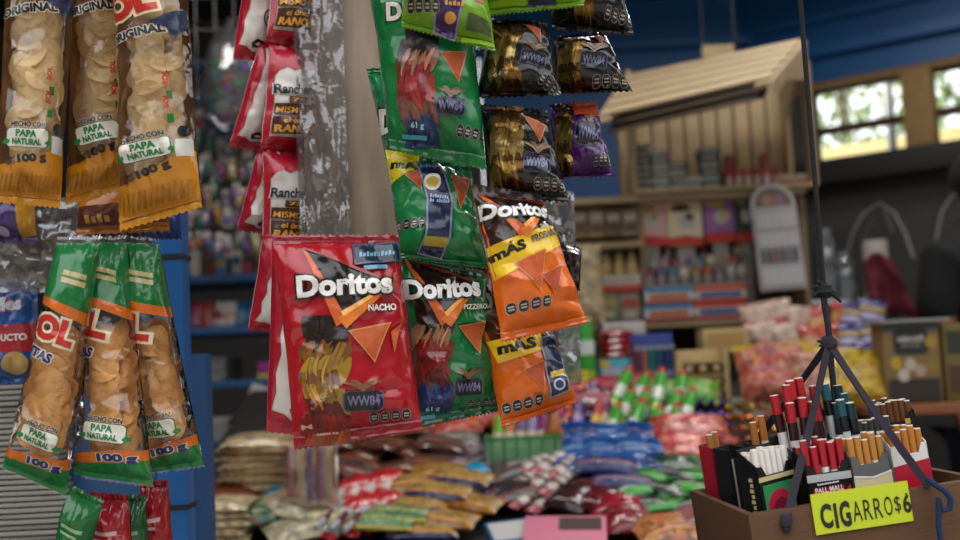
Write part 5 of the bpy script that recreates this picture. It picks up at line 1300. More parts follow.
# ---------------------------------------------------------------- things standing higher up, at the back of the slope
def up_box(name, label, cat, x0, x1, y0, y1, Y, dep, c, panels=(), group=None, rz=0, bev=.002):
    """carton whose front fills that stretch of the view at distance Y; panels in front-face fractions"""
    a = PY((x0+x1)/2, y1, Y); w = (x1-x0)/FPX*Y*1.0; h_ = (y1-y0)/FPX*Y
    t = thing(name, label, cat, a, (0, 0, rz), group)
    MB().box((0, dep/2, h_/2), (w, dep, h_), mat(c) if isinstance(c, str) else c).build('body', t, bevel=bev)
    for k, (u0, v0, u1, v1, cc) in enumerate(panels):
        MB().box(((u0+u1-1)/2*w, -.0007-.0003*k, (2-v0-v1)/2*h_), ((u1-u0)*w, .0012, (v1-v0)*h_), mat(cc)).build('printed_panel', t)
    t['w'] = w; t['h'] = h_; del t['w']; del t['h']
    return t, a, w, h_
# green cans and price tag
for i, (x, nm) in enumerate(((571, 'left'), (588, 'right'))):
    a = PY(x, 396, 3.1); rr_ = .020 if i == 0 else .026
    t = thing('green_can', f'tall green can with white band at the foot of the shelves, {nm} one', 'can', a, group=None)
    MB().lathe([(rr_, 0), (rr_, .19), (rr_*.85, .205), (rr_*.85, .21)], mat('2c8c28', 'gloss'), 16).build('can', t); MB().lathe([(rr_*1.01, .115), (rr_*1.01, .155)], mat('c4c8c0', 'gloss'), 16).build('white_band', t); MB().lathe([(rr_*1.01, .02), (rr_*1.01, .07)], mat('90a830', 'gloss'), 16).build('lime_band', t)
p = PY(580, 377, 3.02); t = thing('price_card', 'small yellow price tag in front of the tall green cans', 'price card', p, (R(90), 0, 0))
MB().box((0, 0, 0), (.042, .036, .0015), mat('d0c020')).build('card', t); mb = MB(); flat_text(mb, '77', .02, -.012, .012, -.010, .010, mat('4c4410'), Matrix.Identity(4), .001); mb.build('digits', t)
# red packets on turquoise box
up_box('turquoise_box', 'turquoise carton under the red packets right of the green cans', 'carton', 601, 630, 359, 390, 3.12, .10, '3c98ac', ((.1, .3, .8, .6, 'a0a8b0'), (.02, .02, .35, .3, 'b89c40')))
h = Heap('biscuit_packet', 'biscuit packet', '', 'red biscuit packets on the turquoise carton', [lambda mb: mb.pillow(.10, .07, .024, mat('8c1c1c', 'foil'), [(.35, .7, mat('b08870', 'ink'))], 8, 8, 3)])
a = PY(617, 359, 3.12)
for i in range(4): h.put(a+Vector((.004*(i % 2), .05, .0195*i)), (0, 0, R(r.uniform(-10, 10))), f'red biscuit packet stacked on the turquoise carton, {nth(3-i, 4, "top", "bottom")} of four')
h.close()
# lighter display
t, a, w, h_ = up_box('lighter_box', 'pale blue display carton holding lighters', 'display box', 632, 681, 372, 402, 3.12, .09, '7c84a0', ((.05, .15, .95, .8, '4c5474'), (.1, .3, .6, .6, 'a0a4b4')))
MB().box((0, .088, h_+.055), (w, .004, .11), mat('34408c')).build('header_card', t)
lc = (('8c8880', 'grey'), ('8c3c1c', 'rust'), ('c0702c', 'orange'), ('2c7c4c', 'green'), ('1c5c4c', 'dark green'), ('2c2c34', 'black'), ('1c2c5c', 'navy'))
for i, (c, nm) in enumerate(lc):
    q = a+Vector((-w/2+w*(i+.5)/7, .05, h_+.0005)); l = thing('lighter', f'{nm} lighter standing in the pale blue display carton', 'lighter', q, group='lighters in the display carton')
    MB().tube([(0, 0, 0), (0, 0, .062)], .0085, mat(c, 'gloss'), 8, flat=.7).build('body', l); MB().box((0, 0, .068), (.014, .010, .012), mat('a8a8a8', 'metal')).build('hood', l)
# gold chocolate rack
t, a, w, h_ = up_box('chocolate_rack', 'cream wooden rack of gold foil chocolates', 'display rack', 678, 728, 350, 408, 3.1, .02, mat('b8a070', 'vwood'))
for sx in (-1, 1): MB().box((sx*w*.46, -.018, h_/2), (.014, .05, h_), mat('c0a878', 'vwood')).build('side_rail', t)
for k in range(4): MB().box((0, -.02, h_*(.08+.235*k)), (w*.86, .045, .006), mat('b09868', 'wood')).build('rack_shelf', t)
for ro in range(3):
    for i in range(3):
        c = a+Vector(((i-1)*w*.27, -.025, h_*(.08+.235*ro)+.0035+.017)); o = MB().blob((0, 0, 0), (.0165, .0165, .0165), mat('c8a04c', 'gold'), 10, 7, .1).box((0, -.0165, 0), (.014, .002, .008), mat('a0a0a0')).build('gold_chocolate', loc=c); tag(o, f'gold foil chocolate ball, {nth(i, 3)} on the {("bottom", "middle", "top")[ro]} shelf of the cream rack', 'chocolate', 'gold chocolates in the cream rack')
up_box('cream_box', 'cream carton lying above the chocolate rack', 'carton', 704, 750, 328, 352, 3.25, .10, 'b49c68', ((.1, .2, .9, .8, 'a8844c'),))
# shelf with red and white boxes
SHY = 3.5
zs = PY(700, 320, SHY).z; xa, xb = PY(560, 300, SHY).x, PY(810, 300, SHY).x
t = thing('shelf_unit', 'pale wooden shelf unit of small boxes below the slatted crate', 'shelf unit', ((xa+xb)/2, SHY, BZ))
ztop = PY(715, 193, SHY).z
xm = PY(643, 250, SHY).x; cx_ = (xa+xb)/2
for z, x_ in ((zs, xb), (PY(600, 243, SHY).z, xm), (ztop, xb)):
    MB().box(((xa+x_)/2-cx_, .12, z-BZ-.010), (x_-xa, .30, .018), mat('a08c6c', 'wood')).build('shelf_board', t)
for x in (xa, PY(643, 250, SHY).x, xb): MB().box((x-(xa+xb)/2, .14, (ztop-BZ)/2-.012), (.016, .26, ztop-BZ-.022), mat('8c7654', 'vwood')).build('side_panel', t)
MB().box((0, .272, (ztop-BZ)/2), (xb-xa, .006, ztop-BZ), mat('5c4c3c', 'vwood')).build('back_panel', t)
KB = (('red and white', 'c8402c', 'c0b8ac'), ('blue and white', '2c7ca8', 'c0c4c4'))
for ro in range(2):
    for ci, (x0, x1) in enumerate(((645, 694), (695, 747))):
        y1 = 320-17*ro-2*ci; nm, c, c2 = KB[(ci+1) % 2]
        up_box('sweet_box', f'{nm} sweet box on the lower shelf, {"left" if ci == 0 else "right"} one of the {"lower" if ro == 0 else "upper"} layer', 'carton', x0, x1, y1-16, y1, SHY-.02, .12, c2, ((0, .0, 1, .3, c), (.1, .4, .9, .75, '3c5c8c' if ci else 'b8683c'), (0, .82, 1, 1, 'b83424')), 'sweet boxes on the lower shelf')
# surprise eggs in clear bins, header cards
ez = zs+.115
o = MB().box(((PY(645, 280, SHY).x+PY(752, 280, SHY).x)/2, SHY+.10, zs+.112), (PY(752, 280, SHY).x-PY(645, 280, SHY).x, .2, .006), mat('a8a098')).build('shelf_board'); tag(o, 'narrow pale ledge carrying the rows of toy eggs', 'shelf')
EC = ('7c3040', 'a89c90', '8c6c3c', '5c4c74', 'b0a8a0', '9c4c2c', '4c6c7c', 'a87c8c', '6c6460', 'c0b498')
for ro in range(3):
    for i in range(9):
        p = PY(650+i*11.6+3*ro, 282-14*ro, SHY+.02+.045*ro); p.z = ez+.001+.038*ro
        l = thing('surprise_egg', f'small capped toy egg, {nth(i, 9)} of the {("front", "middle", "back")[ro]} row below the header cards', 'toy egg', p, group='toy eggs on the shelf')
        MB().lathe([(.008, 0), (.0165, .006), (.0165, .028)], mat('8c8480', 'gloss'), 10).build('cup', l); MB().lathe([(.0168, .028), (.016, .042), (.010, .055), (.002, .059)], mat(EC[(i*3+ro*4) % 10], 'gloss'), 10).build('cap', l)
        if ro: MB().lathe([(.014, -.038*ro), (.014, -.0005)], mat('8c7468'), 8).build('stand', l)
HC = ((634, 668, 198, 246, 'dcaaa4', 'pink', 'c02c28', '9c8c5c'), (669, 704, 197, 246, 'e4d4b4', 'cream', 'b83420', '4c3428'), (706, 736, 192, 242, 'a06cac', 'purple and yellow', 'c03028', 'c8b048'), (737, 756, 190, 242, '2c4c40', 'dark green', 'b83428', 'a8a098'))
for x0, x1, y0, y1, c, nm, c2, c3 in HC:
    p = PY((x0+x1)/2, y1, SHY+.05); w = (x1-x0)/FPX*3.55; h_ = (y1-y0)/FPX*3.55
    t = thing('header_card', f'{nm} printed header card standing over the toy eggs', 'header card', p, (R(-3), 0, 0))
    MB().box((0, 0, h_/2), (w, .003, h_), mat(c)).build('card', t)
    mb = MB(); F = Matrix(((1, 0, 0, 0), (0, 0, -1, -.0018), (0, 1, 0, 0), (0, 0, 0, 1)))
    mb.prism([(-w/2, 0), (w/2, 0), (w/2, h_*.16), (0, h_*.22), (-w/2, h_*.18)], 0, .0004, mat(c2), M=F); mb.prism(ell(w*.08, h_*.52, w*.26, h_*.16), 0, .0004, mat('c4bcb4'), M=F)
    mb.prism(ell(-w*.1, h_*.80, w*.3, h_*.08), 0, .0004, mat(c3), M=F); mb.prism(ell(w*.14, h_*.60, w*.12, h_*.08), .0004, .0008, mat(c3), M=F); mb.build('printed_panel', t, smooth=False)
    MB().box((0, .01, -(p.z-zs-.0)/2+.02), (w*.5, .004, p.z-zs), mat('8c847c')).build('stand', t)
# left shelf bay: cartons, gold bottles, red and white strip box
for i in range(4):
    up_box('small_carton', f'brown carton on the upper left shelf bay, {nth(i, 4)} of four', 'carton', 572+i*17, 588+i*17, 208, 238-.8*i, SHY+.02, .08, ('7c6448', '8c7454', '6c5440', '84745c')[i], ((.1, .2, .9, .45, 'b0a89c'), (.1, .6, .9, .8, '4c3c30')), 'cartons on the upper left shelf bay')
h = Heap('gold_jar', 'jar', '', 'gold jars in the left shelf bay', [lambda mb: mb.lathe([(.015, 0), (.0175, .004), (.0175, .034), (.012, .038)], mat('b8a068', 'gloss'), 12).lathe([(.013, .038), (.013, .048)], mat('c0b080', 'gold'), 12)])
up_box('display_tray', 'red and white display tray under the gold jars', 'display tray', 598, 641, 275, 292, SHY-.02, .14, 'c0b4ac', ((0, .6, 1, 1, 'b03428'), (.1, .1, .9, .5, 'a89c94')))
zt_ = PY(620, 275, SHY-.02).z
for ro in range(3):
    for i in range(3):
        p = PY(606+i*13, 270, SHY+.0+.04*ro); p.z = zt_+.001+.0*ro; 
        if ro: p.z = zt_+.001+.022*ro
        h.put(p, (0, 0, 0), f'small gold jar on the display tray, {nth(i, 3)}, {("front", "middle", "back")[ro]} row')
h.close()
for ro in range(1, 3):
    p = PY(619, 270, SHY+.04*ro); o = MB().box((0, 0, .0), (.13, .036, .0215*ro), mat('b0a49c')).build('display_step', loc=(p.x, p.y, zt_+.0107*ro)); tag(o, f'pale step under the {"middle" if ro == 1 else "back"} row of gold jars', 'display step')
for i, (x0, x1, c, c2, nm) in enumerate(((600, 620, '6c7c50', 'a08c60', 'green'), (621, 641, '8c8478', 'a04838', 'grey and red'))):
    up_box('small_carton', f'{nm} carton beneath the red and white display tray', 'carton', x0, x1, 294, 322, SHY-.02, .1, c, ((.1, .15, .9, .5, c2), (.2, .6, .8, .85, 'b0a898')))
up_box('white_carton', 'white carton lying on the counter below the shelf', 'carton', 604, 646, 322, 340, 3.3, .10, 'b0a8a4', ((.1, .2, .5, .7, '9c948c'),))
one('cream_sweet_bag', 'clear bag of cream sweets hanging left of the gold jars, upper one', 'sweet bag', None, lambda mb: mb.pillow(.10, .24, .06, mat('b09c78', 'nuts'), None, 10, 16, 4, M=Matrix.Rotation(R(90), 4, 'X')), PY(586, 285, SHY-.12), (R(0), 0, 0))
one('cream_sweet_bag', 'clear bag of gold sweets left of the green cartons, lower one', 'sweet bag', None, lambda mb: mb.pillow(.09, .16, .05, mat('a0844c', 'nuts'), None, 10, 14, 5, M=Matrix.Rotation(R(90), 4, 'X')), PY(578, 345, SHY-.2), (R(-8), 0, 0))

# ---------------------------------------------------------------- slatted crate with its awning, packs on the shelf
CY = 3.62
c0 = PY(633, 195, CY-.10); c1 = PY(803, 187, CY-.10); cz0 = ztop; xl, xr = c0.x, PY(806, 120, CY-.1).x
hh = PY(720, 78, CY).z-cz0
t = thing('slatted_crate', 'pale wooden slatted crate with lifted lid on the shelf unit', 'crate', ((xl+xr)/2, CY, cz0))
W = xr-xl; pw = mat('a48e6e', 'vwood'); pwh = mat('ac9878', 'wood')
ns = 10
for i in range(ns): MB().box((-W/2+W*(i+.5)/ns, .17, hh/2), (W/ns*.86, .012, hh-.01), pw).build('back_slat', t, bevel=.002)
MB().box((0, .185, hh/2), (W, .006, hh-.02), mat('6c5a44', 'vwood')).build('back_panel', t)
def arch(sx):
    mb = MB(); pts = [(-.16, 0), (.17, 0), (.17, hh), (-.16, hh)]
    mb.prism([(-.16, 0), (-.10, 0), (-.10, hh*.70), (-.06, hh*.80), (0, hh*.84), (.06, hh*.80), (.10, hh*.70), (.10, 0), (.17, 0), (.17, hh), (-.16, hh)], -.008, .008, pw, M=Matrix.Translation((sx*W/2, 0, 0)) @ Matrix(((0, 0, 1, 0), (1, 0, 0, 0), (0, 1, 0, 0), (0, 0, 0, 1))))
    mb.build('end_board', t, smooth=False)
arch(1); arch(-1)
MB().box((0, 0, .008), (W, .34, .012), pwh).build('floor_board', t)
# lid
oo = Vector(((xl+xr)/2, CY, cz0))
HL, HR, FL, FR = PY(622, 78, CY-.15)-oo, PY(806, 40, CY-.15)-oo, PY(594, 121, CY-.52)-oo, PY(772, 80, CY-.52)-oo
zn = (HR-HL).cross(FL-HL).normalized(); zn = zn if zn.z > 0 else -zn
def lidpt(u, v): return HL.lerp(HR, u).lerp(FL.lerp(FR, u), v)
def board(nme, u0, u1, v0, v1, th, z0, mt):
    q = [lidpt(u0, v0), lidpt(u1, v0), lidpt(u1, v1), lidpt(u0, v1)]; vs = [p+zn*z0 for p in q]+[p+zn*(z0+th) for p in q]
    MB().add(vs, [(3, 2, 1, 0), (4, 5, 6, 7)]+[(i, (i+1) % 4, 4+(i+1) % 4, 4+i) for i in range(4)], mt).build(nme, t, bevel=.002)
for k in range(5): board('lid_slat', 0.02, .98, .01+.2*k, .01+.2*k+.145, .009, 0, pwh)
board('lid_end_board', 0, .09, -.01, 1.01, .012, -.014, pwh); board('lid_end_board', .90, 1, -.01, 1.01, .012, -.014, pwh)
board('lid_backing', .06, .94, .01, .99, .006, -.05, mat('4a3a28', 'wood'))  # added dark board, standing in for shade in the gaps between slats
q0, q1 = lidpt(.985, 0), lidpt(.985, 1)
vs = []
for sx in (-.008, .008): vs += [p+Vector((sx, 0, dz)) for p, dz in ((q0, -.012), (q1, -.012), (q1, -.05), (q0.lerp(q1, .6), -.05), (q0.lerp(q1, .3), -.09), (q0, -.13))]
MB().add(vs, [(0, 1, 2, 3, 4, 5), (11, 10, 9, 8, 7, 6)]+[(i, (i+1) % 6, 6+(i+1) % 6, 6+i) for i in range(6)], pw).build('lid_bracket', t, smooth=False)
q0 = lidpt(.52, .0); MB().box((q0.x, q0.y, q0.z+.02), (.10, .03, .04), pwh).build('lid_block', t)
for u in (.45, .62):
    q0 = lidpt(u, .02); MB().tube([q0, (q0.x, q0.y+.02, 2.8-cz0)], .002, mat('2c2420')).build('hanging_wire', t)
# packs in the crate
PKC = ('3c4c4c', '5c6458', '8c9490', '2c4448', '6c8084', 'a09c90', '8c3c3c', '4c3c34')
zc = cz0+.0145
def pkstack(px, n, c, nm, yoff=.0):
    q = PY(px, 188, CY-.08+yoff)
    for i in range(n):
        o = stackrep.put((q.x+r.uniform(-.002, .002), q.y, zc+.0225*i), (0, 0, r.uniform(-.08, .08)), f'small pack in the {nm} stack of the crate, {nth(n-1-i, n, "top", "bottom")}', k=c+(i % 2))
stackrep = Heap('cigarette_pack', 'cigarette pack', '', 'stacked packs in the slatted crate', [(lambda mb, c=c: mb.box((0, 0, .011), (.055, .085, .0215), mat(c)).box((0, -.0428, .011), (.045, .0008, .010), mat('b0aca4'))) for c in PKC])
for px, n, c, nm in ((642, 7, 0, 'leftmost'), (660, 6, 1, 'second'), (676, 4, 2, 'third'), (692, 2, 4, 'fourth'), (709, 6, 3, 'dark fifth')): pkstack(px, n, c, nm)
stackrep.close()
h = Heap('cigarette_pack', 'cigarette pack', '', 'upright packs in the slatted crate', [(lambda mb, c=c, d=d: mb.box((0, 0, .0425), (.024, .055, .085), mat(c)).box((0, -.028, .028), (.020, .001, .05), mat(d))) for c, d in (('9c3434', 'b8a8a0'), ('a85048', 'c0b0a4'), ('7c3c2c', 'a08070'))])
for i in range(6):
    q = PY(728+i*9.2, 185, CY-.08); q.z = zc; h.put(q, (0, 0, r.uniform(-.05, .05)), f'upright red and white pack in the slatted crate, {nth(i, 6)} of six', k=(0, 1, 1, 0, 1, 2)[i], scale=(1, 1, .72))
h.close()
h = Heap('pale_carton', 'carton', '', 'pale cartons in the slatted crate', [lambda mb: mb.box((0, 0, .02), (.048, .05, .04), mat('b0a48c')).box((0, -.0256, .018), (.04, .001, .012), mat('9c4c40'))])
for i in range(2):
    q = PY(784+i*17, 184, CY-.06); q.z = zc; h.put(q, (0, 0, .05), f'pale low carton at the right end of the slatted crate, {"left" if i == 0 else "right"} one')
h.close()
for i, (x, c) in enumerate(((729, '8c3c44'), (764, '8c4c34'))):
    q = PY(x, 160, CY-.05); q.z = zc+.0615; o = MB().box((0, 0, .027), (.026, .05, .054), mat(c)).build('cigarette_pack', loc=q); tag(o, f'{("rose red", "brown")[i]} pack standing on top of the upright packs in the crate', 'cigarette pack')
# calendar
p = PY(783, 290, 3.42); q = PY(780, 182, 3.42); w = 46/FPX*3.42; h_ = (q-p).z
t = thing('wall_calendar', 'white arched perpetual calendar rack with a small picture on top', 'calendar', p, (R(-4), R(-2), 0))
F = Matrix(((1, 0, 0, 0), (0, 0, -1, -.004), (0, 1, 0, 0), (0, 0, 0, 1)))
out = [(-w/2, 0), (w/2, 0), (w/2, h_-w*.5)]+[(w/2*math.cos(R(a)), h_-w*.5+w/2*math.sin(R(a))) for a in range(10, 180, 10)]+[(-w/2, h_-w*.5)]
MB().prism(out, 0, .006, mat('a8a4a4'), M=F).build('board', t, smooth=False)
inn = [(-w*.40, h_-w*.52), (w*.40, h_-w*.52)]+[(w*.40*math.cos(R(a)), h_-w*.5+w*.40*math.sin(R(a))) for a in range(0, 190, 10)]
MB().prism(inn, .006, .0072, mat('6c5c50'), M=F).build('picture', t, smooth=False)
for x_, z_, c_ in ((-.02, .38, 'a07c5c'), (.018, .40, '8c6c7c')): MB().prism(ell(x_, h_-w*z_, .018, .018), .0072, .008, mat(c_), M=F).build('picture_shape', t, smooth=False)
for k, (z0_, z1_) in enumerate(((.40, .54), (.57, .71), (.04, .20))):
    mb = MB().box((0, -.012, h_*(z0_+z1_)/2), (w*.88, .010, h_*(z1_-z0_)), mat('b8b4b8'));
    for j in range(6): mb.box((-w*.37+w*.148*j, -.0175, h_*(z0_+z1_)/2), (.0012, .001, h_*(z1_-z0_)*.8), mat('8c888c'))
    mb.build('pocket', t)
mb = MB()
for j in range(6): mb.box((-w*.35+w*.14*j, -.012, h_*.31), (w*.09, .008, h_*.12), mat(('5c5860', '4c4c58', '7c4450', '3c4c5c', '6c6870', '54404c')[j]))
mb.build('number_slips', t)
# right-hand bags
h = Heap('sweet_bag', 'sweet bag', '', 'pink and white sweet bags', [(lambda mb, k=k: mb.pillow(.10, .13, .045, mat('c0a498', 'speckle'), [(.35, .55, mat('a04c44', 'ink'))], 8, 12, k, M=Matrix.Rotation(R(82), 4, 'X'))) for k in range(2)])
for i, (x, y) in enumerate(((762, 350), (783, 352), (757, 332), (776, 328), (794, 334))):
    h.put(PY(x, y-6, 3.30+.06*(i > 1)), (0, R(r.uniform(-10, 10)), R(r.uniform(-20, 20))), f'pink and white sweet bag right of the shelves, {nth(i if i < 2 else i-2, 2 if i < 2 else 3)}, {"front" if i < 2 else "back"} row')
h.close()
h = Heap('sweet_bag', 'sweet bag', '', 'red and gold foil bags', [(lambda mb, k=k: mb.pillow(.085, .11, .04, mat('a83420', 'foil'), [(.4, .65, mat('b88438', 'ink'))], 8, 12, k+4, M=Matrix.Rotation(R(80), 4, 'X'))) for k in range(2)])
for i, (x, y) in enumerate(((810, 350), (830, 348), (815, 330), (838, 326))): h.put(PY(x, y-4, 3.32+.05*(i > 1)), (0, R(r.uniform(-20, 20)), R(r.uniform(-20, 20))), f'red and gold foil bag behind the tray string, {("lower left", "lower right", "upper left", "upper right")[i]} of four')
h.close()
h = Heap('sweet_bag', 'sweet bag', '', 'blue and silver foil bags', [(lambda mb, k=k: mb.pillow(.085, .09, .035, mat('2c2c6c', 'foil'), [(.3, .5, mat('a8a0b8', 'ink')), (.6, .75, mat('a88840', 'ink'))], 8, 12, k+7, M=Matrix.Rotation(R(78), 4, 'X'))) for k in range(2)])
for i, (x, y) in enumerate(((846, 366), (866, 364), (848, 345), (868, 342), (850, 324), (870, 320), (884, 352))): h.put(PY(x, y-4, 3.25+.03*(i//2)), (0, R(r.uniform(-15, 15)), R(r.uniform(-20, 20))), f'blue and silver foil bag below the maroon cloth, {("bottom left", "bottom right", "middle left", "middle right", "top left", "top right", "rightmost")[i]} one')
h.close()
one('sweet_bag', 'big clear bag of yellow sweets behind the tray straps', 'sweet bag', None, lambda mb: mb.pillow(.28, .19, .10, mat('b0921c', 'speckle'), None, 16, 14, 3, .35, M=Matrix.Rotation(R(62), 4, 'X')), PY(850, 388, 3.02), (0, R(8), 0))
one('sweet_bag', 'big clear bag of red and pink sweets left of the yellow one', 'sweet bag', None, lambda mb: mb.pillow(.20, .17, .09, mat('b05048', 'speckle'), [(.86, 1, mat('b09430', 'ink'))], 14, 14, 6, .35, M=Matrix.Rotation(R(66), 4, 'X')), PY(770, 378, 3.05), (0, R(-3), 0))
one('sweet_bag', 'pinkish clear sweet bag between the red and the yellow bags', 'sweet bag', None, lambda mb: mb.pillow(.12, .16, .07, mat('a87060', 'speckle'), None, 10, 14, 9, .35, M=Matrix.Rotation(R(66), 4, 'X')), PY(806, 384, 3.0), (0, R(5), 0))
up_box('printed_carton', 'cream and green printed carton under the bag of red sweets', 'carton', 735, 792, 398, 424, 2.98, .07, '988c78', ((.02, .05, .98, .35, '4c7c4c'), (.15, .4, .3, .8, '2c2420'), (.55, .45, .9, .8, 'a06c50')))
# coffee carton on a wooden ledge
sh = PY(915, 403, 2.9)
o = MB().box((sh.x+.10, 2.98, sh.z-.014), (.48, .30, .026), mat('8c5430', 'wood')).build('wooden_ledge', bevel=.003); tag(o, 'orange-brown wooden ledge behind the cigarette tray', 'ledge')
for x in (sh.x-.10, sh.x+.28): o = MB().box((x, 2.98, (sh.z-.028)/2), (.03, .2, sh.z-.028), mat('5c3c28', 'vwood')).build('ledge_support'); tag(o, f'wooden support under the brown ledge, {"left" if x < sh.x else "right"} one', 'support')
t, a, w, h_ = up_box('coffee_carton', 'yellow and dark carton with a coffee sign on the brown ledge', 'carton', 888, 944, 322, 402, 2.9, .09, '7c6434', ((.0, .0, 1, .12, '4c5458'), (.04, .7, .96, 1, '2c2018')))
a.z = sh.z; t.location = a
F = Matrix(((1, 0, 0, 0), (0, 0, -1, -.0016), (0, 1, 0, 0), (0, 0, 0, 1)))
mb = MB(); mb.prism(rrect(-w*.32, h_*.60, w*.30, h_*.93, .015), 0, .0006, mat('1e201c'), M=F); mb.build('sign_panel', t, smooth=False)
mb = MB(); flat_text(mb, 'NESCAFÉ', .03, -w*.24, w*.22, h_*.76, h_*.84, mat('c8c4bc'), F @ Matrix.Translation((0, 0, .0008))); flat_text(mb, '#xxxx xx xxxx', .0, -w*.18, w*.16, h_*.70, h_*.73, mat('a09c94'), F @ Matrix.Translation((0, 0, .0008))); mb.build('lettering', t)
mb = MB()
for k, (u, v, c) in enumerate(((-.30, .5, 'b89428'), (.34, .75, 'a8822c'), (-.05, .48, 'b8a898'), (.12, .40, 'a89080'), (-.18, .35, 'c0b0a0'), (.3, .45, '8c7024'))): MB().prism(ell(u*w, v*h_, w*.10, h_*.08), 0, .0008+.0002*k, mat(c), M=F).build('printed_shape', t, smooth=False)
o = MB().box((a.x, a.y+.045, a.z+h_+.004), (w*1.25, .16, .007), mat('98948c')).build('magazine'); tag(o, 'pale flat folder lying on top of the coffee carton', 'folder')
t, a2, w2, h2 = up_box('printed_carton', 'dark yellow carton at the right frame edge beside the coffee carton', 'carton', 948, 985, 325, 402, 2.92, .09, '6c5c28', ((.1, .1, .8, .4, '28301c'), (.1, .55, .8, .9, '4c2c1c'))); a2.z = sh.z; t.location = a2
# metal table, glass jars, paper roll, cloth
tb = PY(850, 300, 3.75)
t = thing('metal_table', 'low steel rack table on the back counter below the window', 'table', (tb.x-.03, tb.y, BZ)); MB().box((0, .1, tb.z-.012-BZ), (.34, .42, .02), mat('b8bcc0', 'metal')).build('tabletop', t, bevel=.003)
for sx in (-1, 1):
    for sy in (-.06, .27): MB().tube([(sx*.15, sy, 0), (sx*.15, sy, tb.z-.022-BZ)], .014, mat('7c8084', 'metal')).build('leg', t)
gl = film('jar_glass', .10, (.92, .95, .97), .05, .12, 4, .05)
for i, (px, dy, hgt_, rad) in enumerate(((828, .02, .25, .035), (845, .06, .17, .04))):
    p = PY(px, 290, tb.y+dy); p.z = tb.z-.001
    l = thing('glass_jar', f'{("tall", "short")[i]} clear glass jar on the steel table', 'jar', p); MB().lathe([(rad*.8, .001), (rad, .01), (rad, hgt_*.8), (rad*.7, hgt_*.88), (rad*.72, hgt_*.93)], gl, 16).build('glass', l); MB().lathe([(rad*.75, hgt_*.93), (rad*.75, hgt_)], mat('a0a4ac', 'metal'), 16).build('lid', l)
    MB().lathe([(rad*.75, .012), (rad*.92, .02), (rad*.92, hgt_*.4), (rad*.5, hgt_*.45)], mat('c0c4c8'), 14).build('contents', l)
p = PY(878, 288, tb.y); p.z = tb.z-.001
t = thing('paper_roll', 'white roll of kitchen paper standing at the end of the steel table', 'paper roll', p); MB().lathe([(.042, 0), (.042, .20)], mat('c0b8b0'), 18).build('roll', t); MB().lathe([(.012, .2), (.012, .203)], mat('7c6c58'), 10).build('core', t)
mb = MB(); nu, nv = 20, 18; vs = []
pc_ = PY(868, 262, 3.55)
for j in range(nv+1):
    for i in range(nu+1):
        u, v = i/nu, j/nv; x = pc_.x-.02+(.10+.06*v)*u+.03*v*u; z = pc_.z+.03*math.sin(math.pi*u)-.21*v*(.8+.3*u); y = pc_.y-.03*math.sin(u*9+v)*(.3+v)-.03*nz(u*3, v*3, 50)-.02*v
        vs.append((x, y, z))
mb.add(vs, [(j*(nu+1)+i, (j+1)*(nu+1)+i, (j+1)*(nu+1)+i+1, j*(nu+1)+i+1) for j in range(nv) for i in range(nu)], mat('5c1424', 'cloth'))
o = mb.build('maroon_cloth'); tag(o, 'maroon cloth draped over the end of the steel table', 'cloth'); mo = o.modifiers.new('thickness', 'SOLIDIFY'); mo.thickness = .006

# ---------------------------------------------------------------- person at the right edge, mostly out of the frame
def skin_mesh(name, verts, edges, radii, mt, parent, root=0, sub=2):
    me = bpy.data.meshes.new(name); me.from_pydata(verts, edges, []); o = bpy.data.objects.new(name, me); COL.objects.link(o)
    md = o.modifiers.new('skin', 'SKIN'); md.use_smooth_shade = True
    for i, rd in enumerate(radii): me.skin_vertices[0].data[i].radius = rd if isinstance(rd, tuple) else (rd, rd)
    me.skin_vertices[0].data[root].use_root = True
    s = o.modifiers.new('sub', 'SUBSURF'); s.levels = s.render_levels = sub
    dg = bpy.context.evaluated_depsgraph_get(); dg.update()
    m2 = bpy.data.meshes.new_from_object(o.evaluated_get(dg), depsgraph=dg); bpy.data.objects.remove(o); bpy.data.meshes.remove(me)
    m2.materials.clear(); m2.materials.append(mt); m2.polygons.foreach_set('use_smooth', [True]*len(m2.polygons)); m2.polygons.foreach_set('material_index', [0]*len(m2.polygons))
    q = bpy.data.objects.new(name, m2); COL.objects.link(q); q.parent = parent; return q
sx_ = PY(917, 262, 3.5).x+.235
per = thing('person', 'person in a black short-sleeved shirt standing at the right frame edge, arm lowered', 'person', (sx_, 3.5, 0), (0, 0, R(20)))
SKN = mat('8c5a40', 'skin')
V = [(0, 0, .95), (0, 0, 1.10), (0, .01, 1.28), (0, .01, 1.43), (0, -.005, 1.53), (0, -.02, 1.60), (0, -.025, 1.68), (0, -.015, 1.76)]
E = [(i, i+1) for i in range(7)]; Rr = [(.15, .11), (.135, .10), (.155, .11), (.13, .085), (.056, .058), (.068, .075), (.078, .095), (.055, .065)]
